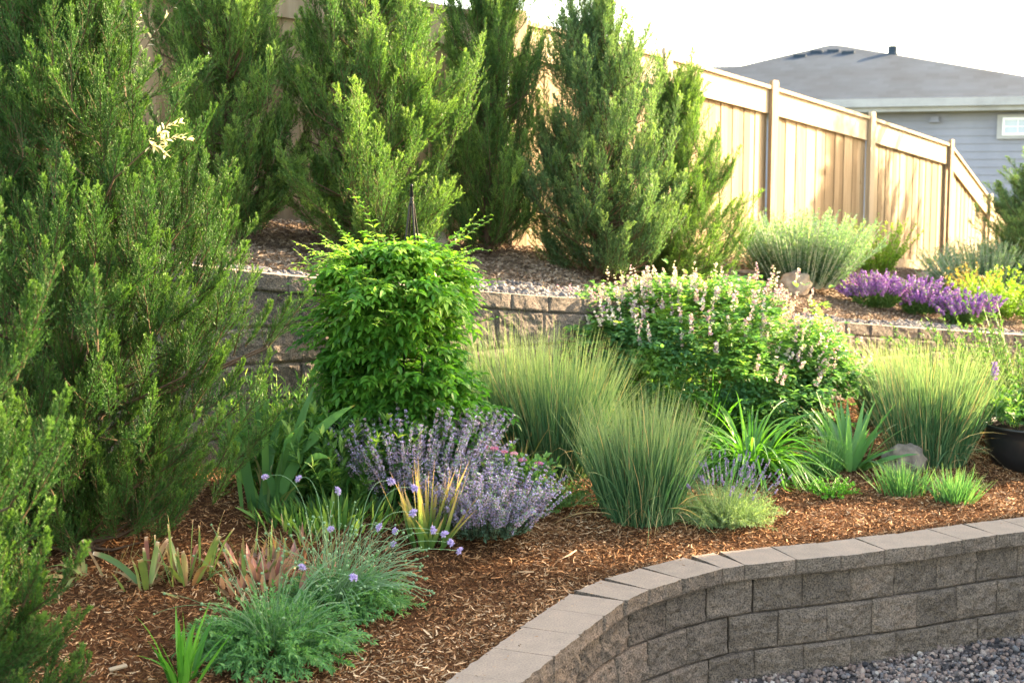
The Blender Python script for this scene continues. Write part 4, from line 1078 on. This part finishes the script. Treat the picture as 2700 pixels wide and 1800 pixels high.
def spikes(t, C, rs, sel, mat, nfl, frac, size, rad, part="flower_spikes", calyx=None, quad=True, ext=0.0, pyr=.5):
    mb = MB(); C = C[sel]; n = len(C); K = C.shape[1] - 1
    if ext:
        T = nrm(C[:, -1] - C[:, -2]); E = paths(C[:, -1], T + np.array([0, 0, .25]), rs.uniform(.7, 1.25, n) * ext, 5, -.1, .15, rs)
        tubes(mb, E, np.linspace(.0015, .0008, 6), 3, mat=1); C = E; K = 5
    N = n * nfl; si = np.repeat(np.arange(n), nfl); s = 1 - frac * rs.uniform(0, 1, N); s = np.clip(s, 0, .999)
    # whorls
    s = 1 - np.clip((np.round((1 - s) / frac * 9) / 9 + rs.normal(0, .018, N)), 0, .999) * frac; s = np.clip(s, 0, .999)
    f = s * K; i0 = np.minimum(f.astype(int), K - 1); fr = (f - i0)[:, None]
    pos = C[si, i0] * (1 - fr) + C[si, i0 + 1] * fr; ax = nrm(C[si, i0 + 1] - C[si, i0])
    a, b = frames(ax); th = rs.uniform(0, 2 * np.pi, N)[:, None]
    rd = (a * np.cos(th) + b * np.sin(th))
    tap = 1 - pyr * (s - (1 - frac)) / frac
    pos = pos + rd * (rad * tap * rs.uniform(.35, 1.0, N))[:, None]
    isc = rs.uniform(0, 1, N) < (.3 if calyx else 0)
    for msk, mm in ((~isc, 0), (isc, 2)):
        if msk.sum() == 0: continue
        q = msk
        scatter(mb, *OCT, pos[q], size * rs.uniform(.6, 1.2, q.sum())[:, None] * np.array([1, .55, 1.2]), rs, D=rd[q] + ax[q] * .6, rnd=rs.uniform(0, 1, q.sum()), mat=mm)
    mats = [MT[mat], MT['scabs']] + ([MT[calyx]] if calyx else [])
    o = mb.build(part, mats, t); return o

# baptisia: a broad dome of trefoils on arching stems
bx, by, bz = bedpt(1885, 1160); by += .3; bx -= .12
t = thing("baptisia", "wide mounded shrub of trefoil leaves topped with cream and mauve flower spikes", "flowering shrub", (bx, by, bz)); rs = RS(72)
def dome(rs, n, lo, hi, zmin=.22):
    v = nrm(rs.normal(0, 1, (n * 3, 3))); v = v[v[:, 2] > -.8][:n]
    wob = 1 + .20 * vnoise(v * 2.2 + 3, 1.0, 7) + .13 * vnoise(v * 4.5, 1.0, 9)
    r = (rs.uniform(lo, hi, len(v)) ** .6 + np.abs(rs.normal(0, .07, len(v)))) * wob
    P = v * r[:, None] * np.array([1.22, .70, .60]); P[:, 2] += .51 - .15 * np.clip(P[:, 0], -1, 1) 
    return P, v
mb = MB(); e, v = dome(rs, 260, .8, 1.0)
b0 = np.stack([e[:, 0] * .3, e[:, 1] * .3, e[:, 0] * 0], 1); tt = np.linspace(0, 1, 7)[None, :, None]
c1 = np.stack([e[:, 0] * .45, e[:, 1] * .45, e[:, 2] * .75], 1)[:, None]
tubes(mb, (1 - tt) ** 2 * b0[:, None] + 2 * tt * (1 - tt) * c1 + tt ** 2 * e[:, None], np.linspace(.0045, .0018, 7), 4, rnd=rs.uniform(0, .5, 260))
mb.build("stems", MT['vinestem'], t)
m3 = MB()
for (n3, lo, hi) in ((25000, .5, 1.0), (2500, .1, .6)):
    pos, v = dome(rs, n3, lo, hi); n3 = len(pos); pos[:, 2] = np.maximum(pos[:, 2], .05)
    kp = fbm(pos + 5, 4.0, 2, 12) > -.14; pos, v = pos[kp], v[kp]; n3 = len(pos)
    out = nrm(v * np.array([1, 1, .6]) + rs.normal(0, .35, (n3, 3)) + [0, 0, .35])
    rb = np.clip(.15 + .5 * vnoise(pos * 5, 1.0, 3) + rs.uniform(0, .45, n3) + .15 * v[:, 2], 0, 1); Ls = rs.uniform(.034, .058, n3); Ws = rs.uniform(.020, .031, n3)
    for k in range(3):
        ang_ = (k - 1) * 1.2; a, b_ = frames(out); d = nrm(a * math.sin(ang_) + b_ * math.cos(ang_) * .8 + out * .6 + [0, 0, .25])
        fill_leaves(m3, pos, d, Ls, Ws, rs, prof=[.25, .6, 1, .95, .3], fold=.3, droop=.3, nseg=3, rnd=rb)
m3.build("leaflets", MT['bapt'], t)
sp_, v = dome(rs, 1300, .9, 1.0); keep = (v[:, 2] > .0) & ((v[:, 2] > .25) | (v[:, 0] > .2)) & (rs.uniform(0, 1, len(v)) < .25 + v[:, 2]); sp_, v = sp_[keep][:420], v[keep][:420]
C = paths(sp_ - v * .05, nrm(v * .6 + np.array([0, 0, 1.0])), rs.uniform(.07, .15, len(sp_)) + .10 * (rs.uniform(0, 1, len(sp_)) > .86), 8, 0, .15, rs)
spikes(t, C, rs, np.arange(len(C)), 'baptf', 22, .9, .0092, .016, "flower_spikes", pyr=.3)

# catmint
def catmint(label, px, py, seed, H, spread, n, el, lean=(0, 0)):
    x, y, z = bedpt(px, py); y += .12
    t, C, r = leafy("catmint", label, "catmint", (x, y, z), seed, n, H, spread, el, (.022, .036), (.014, .022), 34, 'nepl', 'twig', droop=.25, ledge=.05, lean=lean, group="lavender flowered catmint mounds", sr=.0014, dome=.12)
    spikes(t, C, r, np.arange(len(C)), 'nepf', 120, .55, .0054, .019, "flower_spikes", calyx='nepcal', pyr=.6)
    # low leafy skirt
    return t
catmint("catmint with pale lavender spikes, the larger mound in front of the bright vine", 1090, 1335, 73, (.36, .66), .30, 460, (62, 88))
catmint("catmint mound spilling over the mulch in front of the terracotta pot", 1275, 1420, 74, (.24, .48), .22, 330, (56, 88), (.04, 0))
# lavender
x, y, z = bedpt(1905, 1372)
t, C, r = leafy("lavender", "round grey green lavender bush with thin violet spikes beside the front grass", "lavender", (x, y, z), 75, 420, (.17, .27), .13, (12, 86), (.018, .03), (.003, .0045), 34, 'lavl', 'lavl', droop=.1, ledge=.1, prof=[.8, 1, .6], sr=.0012)
s_ = np.where(C[:, -1, 2] > .14)[0][:120]
spikes(t, C, r, s_, 'lavf', 14, .28, .005, .004, "flower_spikes", ext=.16, pyr=.2)
# purple salvia
gs = "purple salvia on the terrace"
for k, (px, py, sp, lab) in enumerate([(2312, 812, .15, "deep purple salvia, leftmost of the three on the terrace"), (2428, 830, .13, "purple salvia in the middle of the three on the terrace"), (2542, 856, .13, "purple salvia with lighter spikes, rightmost of the three on the terrace")]):
    x, y, z = terpt(px, py)
    t, C, r = leafy("salvia", lab, "salvia", (x, y, z), 80 + k, 130, (.26, .42), sp, (46, 86), (.03, .05), (.016, .024), 22, 'sall', 'sall', droop=.15, ledge=.05, group=gs)
    spikes(t, C, r, np.arange(0, 130), 'salf', 45, .42, .012, .016, "flower_spikes", pyr=.6)
# russian sage and others by the fence
x, y, z = terpt(2110, 758)
t, C, r = leafy("silver_shrub", "round silvery green shrub with pale upright stems in front of the fence", "shrub", (x, y, z), 90, 560, (.50, .86), .36, (50, 89), (.035, .055), (.013, .020), 56, 'sage', 'sagestem', droop=-.1, ledge=.1, sr=.004)
x, y, z = terpt(2590, 775, )
leafy("silver_shrub", "wide grey green shrub at the right edge below the last juniper", "shrub", (x, y, z), 91, 420, (.50, .78), .42, (40, 88), (.035, .055), (.013, .019), 48, 'sage', 'sagestem', droop=-.1, ledge=.1, sr=.004)
x, y, z = terpt(2315, 722)
leafy("yellow_green_shrub", "small upright yellow green shrub against the fence post", "shrub", (x, y, z), 92, 60, (.35, .80), .15, (52, 88), (.04, .06), (.022, .032), 34, 'yel', 'vinestem', droop=.1, ledge=.1, sr=.003)
x, y, z = terpt(2560, 800)
leafy("reddish_shrub", "small shrub with reddish green leaves behind the rightmost salvia", "shrub", (x, y, z), 93, 46, (.3, .5), .12, (50, 88), (.04, .06), (.02, .03), 26, 'red', 'vinestem', droop=.1, ledge=.1, sr=.003)
x, y, z = terpt(2650, 842)
leafy("yellow_green_shrub", "yellow green leafy shrub at the right edge above the upper wall", "shrub", (x, y, z), 94, 90, (.35, .62), .22, (44, 88), (.045, .07), (.022, .034), 30, 'yel', 'vinestem', droop=.1, ledge=.1, sr=.003)
# right edge leafy shrub in the bed, behind the bowl
x, y, z = A(2720, 1100, 10.7); z = float(hbed(x, y))
leafy("leafy_shrub", "large loose green shrub cut by the right edge behind the metal bowl", "shrub", (x, y, z), 95, 190, (.7, 1.25), .3, (44, 88), (.035, .055), (.016, .024), 54, 'sall', 'vinestem', droop=.15, ledge=.15, sr=.004)
# broad leaf mass between iris and catmint
x, y, z = bedpt(880, 1320); 
leafy("leafy_perennial", "dark green leafy perennial with bright tips between the big iris and the catmint", "perennial", (x, y + .1, z), 96, 210, (.30, .58), .30, (55, 88), (.07, .11), (.022, .034), 26, 'leafy', 'leafy', droop=.2, ledge=.1, sr=.0025, updir=.7)
x, y, z = bedpt(745, 1290)
leafy("leafy_perennial", "pale leafed perennial, sunlight put into its leaf colour, behind the big iris against the wall", "perennial", (x, y + .05, z), 97, 110, (.48, .72), .22, (58, 88), (.06, .09), (.014, .022), 24, 'leafy', 'leafy', droop=.1, ledge=.1, sr=.0025, updir=.7)
# low round green plant near daylily, and one by the pot
x, y, z = bedpt(2192, 1305)
leafy("low_mound", "low bright green mound on the mulch below the daylily leaf tips", "perennial", (x, y, z), 98, 90, (.08, .14), .08, (15, 85), (.014, .02), (.009, .013), 22, 'straps', 'vinestem', droop=.2, ledge=.1)
x, y, z = bedpt(1445, 1345)
leafy("low_mound", "dark green mound at the foot of the terracotta pot", "perennial", (x, y + .1, z), 99, 90, (.16, .26), .10, (20, 85), (.018, .026), (.011, .016), 24, 'sall', 'vinestem', droop=.2, ledge=.1)
# peony like plant with white flowers behind the baptisia
x, y, z = bedpt(1590, 1150)
t, C, r = leafy("peony", "dark leaved plant with a few white blooms left of the baptisia", "peony", (x, y + .35, z), 100, 40, (.55, .85), .2, (50, 88), (.10, .15), (.03, .045), 14, 'leafy', 'vinestem', droop=.3, ledge=.1, sr=.003)
def bloom(parent, p, R, mat, n, seed, part="flower", up=(0, -.5, 1)):
    rs = RS(seed); mb = MB(); a, b = frames(np.array([up], float)); th = rs.uniform(0, 2 * np.pi, n)[:, None]
    d = nrm(a * np.cos(th) + b * np.sin(th) + nrm(np.array([up])) * rs.uniform(.1, 1.4, (n, 1)))
    fill_leaves(mb, np.repeat(np.array([p]), n, 0), d, rs.uniform(.7, 1, n) * R, rs.uniform(.4, .6, n) * R, rs, prof=[.4, 1, 1, .5], fold=.4, droop=-.6, nseg=4)
    return mb.build(part, MT[mat], parent)
tx, ty, tz = t.location
for k, (px, py) in enumerate(((1565, 826), (1612, 940), (1695, 937), (1570, 838))):
    q = A(px, py, ty - .25); bloom(t, (q[0] - tx, q[1] - ty, q[2] - tz), .055, 'white', 14, k)
# dappled willow at the far left, on the terrace behind the near junipers
x, y = -3.3, 9.4
t, C, r = leafy("dappled_willow", "pinkish white leaved willow showing behind the left junipers", "shrub", (x, y, float(hter(x, y))), 101, 110, (1.2, 2.3), .3, (68, 89), (.05, .075), (.014, .022), 46, 'willow', 'twig', droop=.5, ledge=.15, sr=.004)
mb = MB(); q0 = np.array(A(385, 395, 6.25)); q = [A(505, 372, 6.2), A(480, 325, 6.2), A(440, 415, 6.2)]
x, y = -2.45, 7.7
t = thing("willow_sprig", "white leaved sprig poking out of the big juniper's upper right side", "branch", (q0[0], q0[1], q0[2]))
for e_ in q:
    e_ = np.array(e_) - q0; tt = np.linspace(0, 1, 9)[:, None]; C = (tt * e_ + np.array([0, 0, .03]) * np.sin(tt * np.pi))[None]
    tubes(mb, C, np.linspace(.003, .001, 9), 3, mat=1)
    rr_ = RS(5); n = 24; s = rr_.uniform(.15, 1, n); pos = e_[None] * s[:, None] + np.array([0, 0, .03]) * np.sin(s * np.pi)[:, None]
    d = nrm(e_[None] + rr_.normal(0, .16, (n, 3)) + [0, 0, .03]); fill_leaves(mb, pos, d, rr_.uniform(.03, .045, n), rr_.uniform(.009, .013, n), rr_, nseg=3)
b_ = np.array([-1.95, 6.5, 1.75]) - q0
tubes(mb, np.array([[b_, b_ * .5 + [0, 0, .08], [0, 0, 0]]]), np.array([.007, .005, .003]), 5, mat=1)
mb.build("leaves", [MT['willow'], MT['twig']], t)

# ---- scabiosa
def scabiosa(label, px, py, seed, R, H, nl, nst, heads, leanx=.25):
    x, y, z = bedpt(px, py); rs = RS(seed)
    t = thing("scabiosa", label, "scabiosa", (x, y, z), 0, "scabiosa mounds with nodding stems")
    mb = MB()
    az = rs.uniform(0, 2 * np.pi, nl); r = np.sqrt(rs.uniform(0, 1, nl)); e = np.radians(80 - 62 * r + rs.normal(0, 12, nl))
    P = np.stack([np.cos(az) * r * R * .45, np.sin(az) * r * R * .45, az * 0 + .01], 1)
    D = np.stack([np.cos(az) * np.cos(e), np.sin(az) * np.cos(e), np.sin(e)], 1)
    C = paths(P, D, H * rs.uniform(.45, 1.05, nl), 7, 1.1, .9, rs); C[:, :, 2] = np.maximum(C[:, :, 2], .012)
    tubes(mb, C, np.linspace(.0016, .0008, 8), 3, mat=1)
    for k in range(1, 8):
        T = nrm(C[:, k] - C[:, k - 1]); a, b = frames(T, rs)
        for sg in (-1, 1, 0):
            for h in range(2):
                d = nrm(T * .9 + a * sg * .9 + rs.normal(0, .25, (nl, 3)))
                fill_leaves(mb, C[:, k] - T * (.012 * h), d, rs.uniform(.018, .034, nl), rs.uniform(.0055, .0095, nl), rs, prof=[.6, 1, .7, .1], fold=.2, droop=.4, nseg=3)
    mb.build("foliage", [MT['scabl'], MT['scabs']], t)
    mb = MB(); n = nst; az = rs.uniform(0, 2 * np.pi, n); e = np.radians(rs.uniform(35, 82, n))
    P = np.stack([np.cos(az) * R * .3 * rs.uniform(0, 1, n), np.sin(az) * R * .3 * rs.uniform(0, 1, n), az * 0 + .05], 1)
    D = np.stack([np.cos(az) * np.cos(e) + leanx, np.sin(az) * np.cos(e), np.sin(e)], 1)
    C = paths(P, D, rs.uniform(1.1, 2.1, n) * H, 12, rs.uniform(.3, 1.6, n), .25, rs); C[:, :, 2] = np.maximum(C[:, :, 2], .03)
    tubes(mb, C, np.linspace(.0017, .0011, 13), 3)
    scatter(mb, *ICO0, C[:, -1], rs.uniform(.005, .0085, n)[:, None] * np.array([1, 1, .8]), rs)
    fb = []
    for (hx_, hy_, dy) in heads:
        q = np.array(A(hx_, hy_, y + dy)) - np.array([x, y, z]); b0 = np.array([q[0] * .35, q[1] * .3, .05])
        tt = np.linspace(0, 1, 13)[:, None]; c1 = b0 + np.array([0, 0, (q[2]) * 1.0 + .06])
        fb.append((q, (1 - tt) ** 2 * b0 + 2 * tt * (1 - tt) * c1 + tt ** 2 * q))
    if fb: tubes(mb, np.array([f_[1] for f_ in fb]), np.linspace(.0019, .0013, 13), 4)
    mb.build("stems", MT['scabs'], t)
    return t, [f_[0] for f_ in fb]
hp = MB(); rsf = RS(8); n = 70; v = nrm(rsf.normal(0, 1, (n, 3)) + [0, 0, .8])
scatter(hp, *OCT, v * np.array([.015, .015, .008]) * rsf.uniform(.6, 1.25, (n, 1)), np.repeat(np.array([[.004, .0035, .009]]), n, 0), rsf, D=v)
heads1 = [(698, 1258, .1), (787, 1262, .2), (872, 1395, .0), (1000, 1390, .1), (1042, 1400, .15), (1030, 1270, .3), (1093, 1287, .3), (1090, 1352, .3), (1142, 1397, .25), (1172, 1408, .3), (1188, 1430, .3), (1037, 1434, .2), (1212, 1452, .3), (890, 1294, .3)]
t2, q2 = scabiosa("looser scabiosa mound behind with lavender pincushion flowers", 900, 1590, 111, .44, .20, 260, 170, heads1, .35)
t1, q1 = scabiosa("dense grey green scabiosa mound in front of the red leaves", 715, 1715, 112, .42, .27, 420, 50, [(932, 1522, .05), (795, 1495, .3)], .1)
first = None
for tt_, qs in ((t2, q2), (t1, q1)):
    for q in qs:
        if first is None: o = first = hp.build("flower_head", MT['scabf'], tt_)
        else: o = first.copy(); COL.objects.link(o); o.parent = tt_
        o.location = q; o.rotation_euler = (rsf.uniform(.5, 1.7), rsf.uniform(-.5, .5), rsf.uniform(0, 6)); k_ = rsf.uniform(.75, 1.15); o.scale = (k_, k_, k_)

# ---- pots
def potprof(R, H, t=.012):
    return [(0, 0), (R * .62, 0), (R * .66, .01), (R * .80, H * .45), (R * .90, H * .62), (R * .91, H * .64), (R * .885, H * .66), (R * .90, H * .72), (R * .885, H * .80), (R * .90, H * .82), (R * 1.0, H * .85), (R * 1.05, H * .89), (R * 1.03, H * .97), (R * .97, H), (R * .92, H * .97), (R * .88, H * .85), (R * .86, H * .84)]
x, y, z = bedpt(1365, 1395); y += .16
pot = thing("terracotta_pot", "terracotta pot half hidden behind the front catmint", "flower pot", (x, y, z - .01))
ptop = A(1365, 1250, y)[2] - z; Rp = M(78, y)
mb = MB(); lathe(mb, potprof(Rp, ptop), 48); mb.build("pot_body", MT['terra'], pot, smooth=True)
mb = MB(); th = np.linspace(0, 2 * np.pi, 33)[:-1]; v = np.stack([np.cos(th) * Rp * .87, np.sin(th) * Rp * .87, th * 0 + ptop * .86], 1); mb.add(np.concatenate([v, [[0, 0, ptop * .9]]]), [(i, (i + 1) % 32, 32) for i in range(32)]); mb.build("soil", MT['soil'], pot)
t, C, r = leafy("potted_flowers", "dark leaved plant with pink flower clusters growing in the terracotta pot", "potted plant", (x, y, z + ptop * .88), 113, 60, (.10, .22), .08, (20, 86), (.04, .06), (.02, .03), 12, 'leafy', 'leafy', droop=.5, ledge=.2)
for k, (px, py) in enumerate(((1303, 1183), (1327, 1192), (1356, 1196), (1378, 1213), (1420, 1222), (1312, 1245), (1400, 1235), (1290, 1180))):
    q = A(px, py, y - .06); mbf = MB(); rk = RS(k); v = nrm(rk.normal(0, 1, (46, 3)) * [1, 1, .5] + [0, 0, .5])
    scatter(mbf, *OCT, v * np.array([.022, .022, .009]), np.full((46, 3), .0055), rk, D=v, rnd=np.clip(rk.uniform(0, .35, 46) + (.35 if k % 3 == 2 else 0), 0, 1))
    o = mbf.build("flower_cluster", MT['pink'], t); o.location = (q[0] - x, q[1] - y, q[2] - z - ptop * .88)
x, y, z = bedpt(2735, 1238)
bowl = thing("metal_bowl", "large dark metal bowl planter cut by the right edge", "planter", (x, y + .1, z - .02)); Rb = M(128, y); Hb = A(2735, 1116, y)[2] - z
mb = MB(); lathe(mb, [(0, 0), (Rb * .62, 0), (Rb * .80, Hb * .12), (Rb * .93, Hb * .4), (Rb * .985, Hb * .75), (Rb * .99, Hb * .93), (Rb * 1.03, Hb * .95), (Rb * 1.035, Hb), (Rb * .97, Hb * 1.0), (Rb * .96, Hb * .86)], 64); mb.build("bowl_body", MT['glaze'], bowl, smooth=True)
mb = MB(); th = np.linspace(0, 2 * np.pi, 49)[:-1]; v = np.stack([np.cos(th) * Rb * .965, np.sin(th) * Rb * .965, th * 0 + Hb * .9], 1); mb.add(np.concatenate([v, [[0, 0, Hb * .94]]]), [(i, (i + 1) % 48, 48) for i in range(48)]); mb.build("soil", MT['soil'], bowl)
t, C, r = leafy("potted_salvia", "leafy plant with violet flower spikes growing in the metal bowl", "potted plant", (x - .08, y + .1, z + Hb * .9), 114, 60, (.16, .32), .24, (50, 88), (.05, .08), (.028, .042), 12, 'leafy', 'leafy', droop=.2, ledge=.1)
tx, ty, tz = t.location; mb = MB(); q = np.array(A(2622, 958, y + .05)) - np.array([tx, ty, tz]); b0 = np.array([q[0] + .03, q[1], .05]); tt = np.linspace(0, 1, 9)[:, None]; Cc = (b0 + (q - b0) * tt)[None]
tubes(mb, Cc, np.linspace(.004, .002, 9), 5, mat=1); rr_ = RS(3); n = 90; s = 1 - .28 * rr_.uniform(0, 1, n); pos = b0 + (q - b0) * s[:, None] + rr_.normal(0, .009, (n, 3))
scatter(mb, *OCT, pos, np.full((n, 3), .009), rr_); mb.build("flower_spike", [MT['salf'], MT['scabs']], t)

# ---- rocks
def rock(label, x, y, z, sx, sy, sz, seed, mat, rz=0):
    v, f = ICO3; q = v * 1.0
    r_ = 1 + .42 * fbm(v + seed, 1.5, 3, seed) - .12 * np.abs(fbm(v + seed, 2.6, 2, seed + 9)) + .07 * fbm(v + seed, 6, 3, seed)
    q = v * r_[:, None]; q[:, 2] = np.maximum(q[:, 2], -.45); q = q * np.array([sx, sy, sz])
    mb = MB(); mb.add(q, f); o = mb.build("rock", MT[mat], None, smooth=True); o.location = (x, y, z + sz * .35); o.rotation_euler = (0, 0, rz)
    return tag(o, label, "rock")
x, y, z = terpt(2095, 772); rock("upright tan rock in front of the silvery shrub", x, y, z, .15, .13, .17, 3, 'rock')
x, y, z = bedpt(2405, 1262); rock("rounded grey and tan boulder between the chive clumps and the sunny grass", x, y + .22, z, .17, .13, .15, 5, 'grock', .4)
x, y, z = terpt(2455, 735); rock("flat pale rock at the foot of the fence near its corner post", x, y, z, .22, .16, .07, 7, 'rock')
x, y, z = terpt(1150, 655); rock("pale rock on the terrace just behind the vine", x, y, z, .10, .09, .09, 9, 'rock')
x, y, z = terpt(1960, 720); rock("thin flat light stone lying under the first bare fence panel", x, y, z, .20, .08, .03, 11, 'grock', -.3)
# bark bits lying on the low wall's cap
mb = MB(); rq = RS(77); n = 90; s_ = rq.uniform(SJ[9], SJ[-8], n); pc = CL.at(s_); nn = CL.nor(s_); of = rq.uniform(.16, .28, n) ** 1.0
P = np.stack([pc[:, 0] - nn[:, 0] * of, pc[:, 1] - nn[:, 1] * of, np.full(n, .003)], 1); aa = rq.uniform(0, 6.28, n)
C = paths(P, np.stack([np.cos(aa), np.sin(aa), aa * 0], 1), rq.uniform(.006, .022, n), 1); ribbons(mb, C, rq.uniform(.002, .005, n), [1, .6], rq, side='flat')
tag(mb.build("bark_crumbs", MT['chip']), "crumbs of bark scattered along the back of the low wall's cap", "mulch", kind='stuff')
# unseen tall tree added on the right, high crown placed to dapple the near bed
t = thing("added_shade_tree", "unseen tall leafy tree added beside the yard house to shade the near bed", "tree", (10.0, 12.7, -.6)); rq = RS(5)
mb = MB(); tubes(mb, paths(np.array([[0, 0, 0.]]), np.array([[0, 0, 1.]]), 5.8, 8, 0, .1, rq), np.linspace(.11, .03, 9), 10)
e, v = ellipsoid_pts(rq, 26, 1.15, 1.15, .95, 6.1, (.6, .9)); s0_ = np.stack([e[:, 0] * 0, e[:, 0] * 0, np.clip(e[:, 2] - .9, 3.6, 5.8)], 1)
tubes(mb, np.stack([s0_, (s0_ + e) / 2 + [0, 0, .05], e], 1), np.array([.03, .02, .008]), 5); mb.build("trunk", MT['bark'], t)
mb = MB(); P, v = ellipsoid_pts(rq, 3600, 1.3, 1.3, 1.1, 6.1, (.35, 1.0)); fill_leaves(mb, P, nrm(v + rq.normal(0, .6, v.shape)), rq.uniform(.07, .12, 3600), rq.uniform(.04, .07, 3600), rq)
mb.build("crown", MT['vine'], t)
# a larger wood chip
x, y, z = bedpt(312, 1768); mb = MB(); box(mb, (-.035, -.012, 0), (.035, .012, .006), rnd=.9); o = mb.build("wood_chip", MT['cedar_trim']); o.location = (x, y, z + .012); o.rotation_euler = (.15, -.1, .5)
tag(o, "large pale wood chip lying on the mulch at the bottom left", "wood chip")
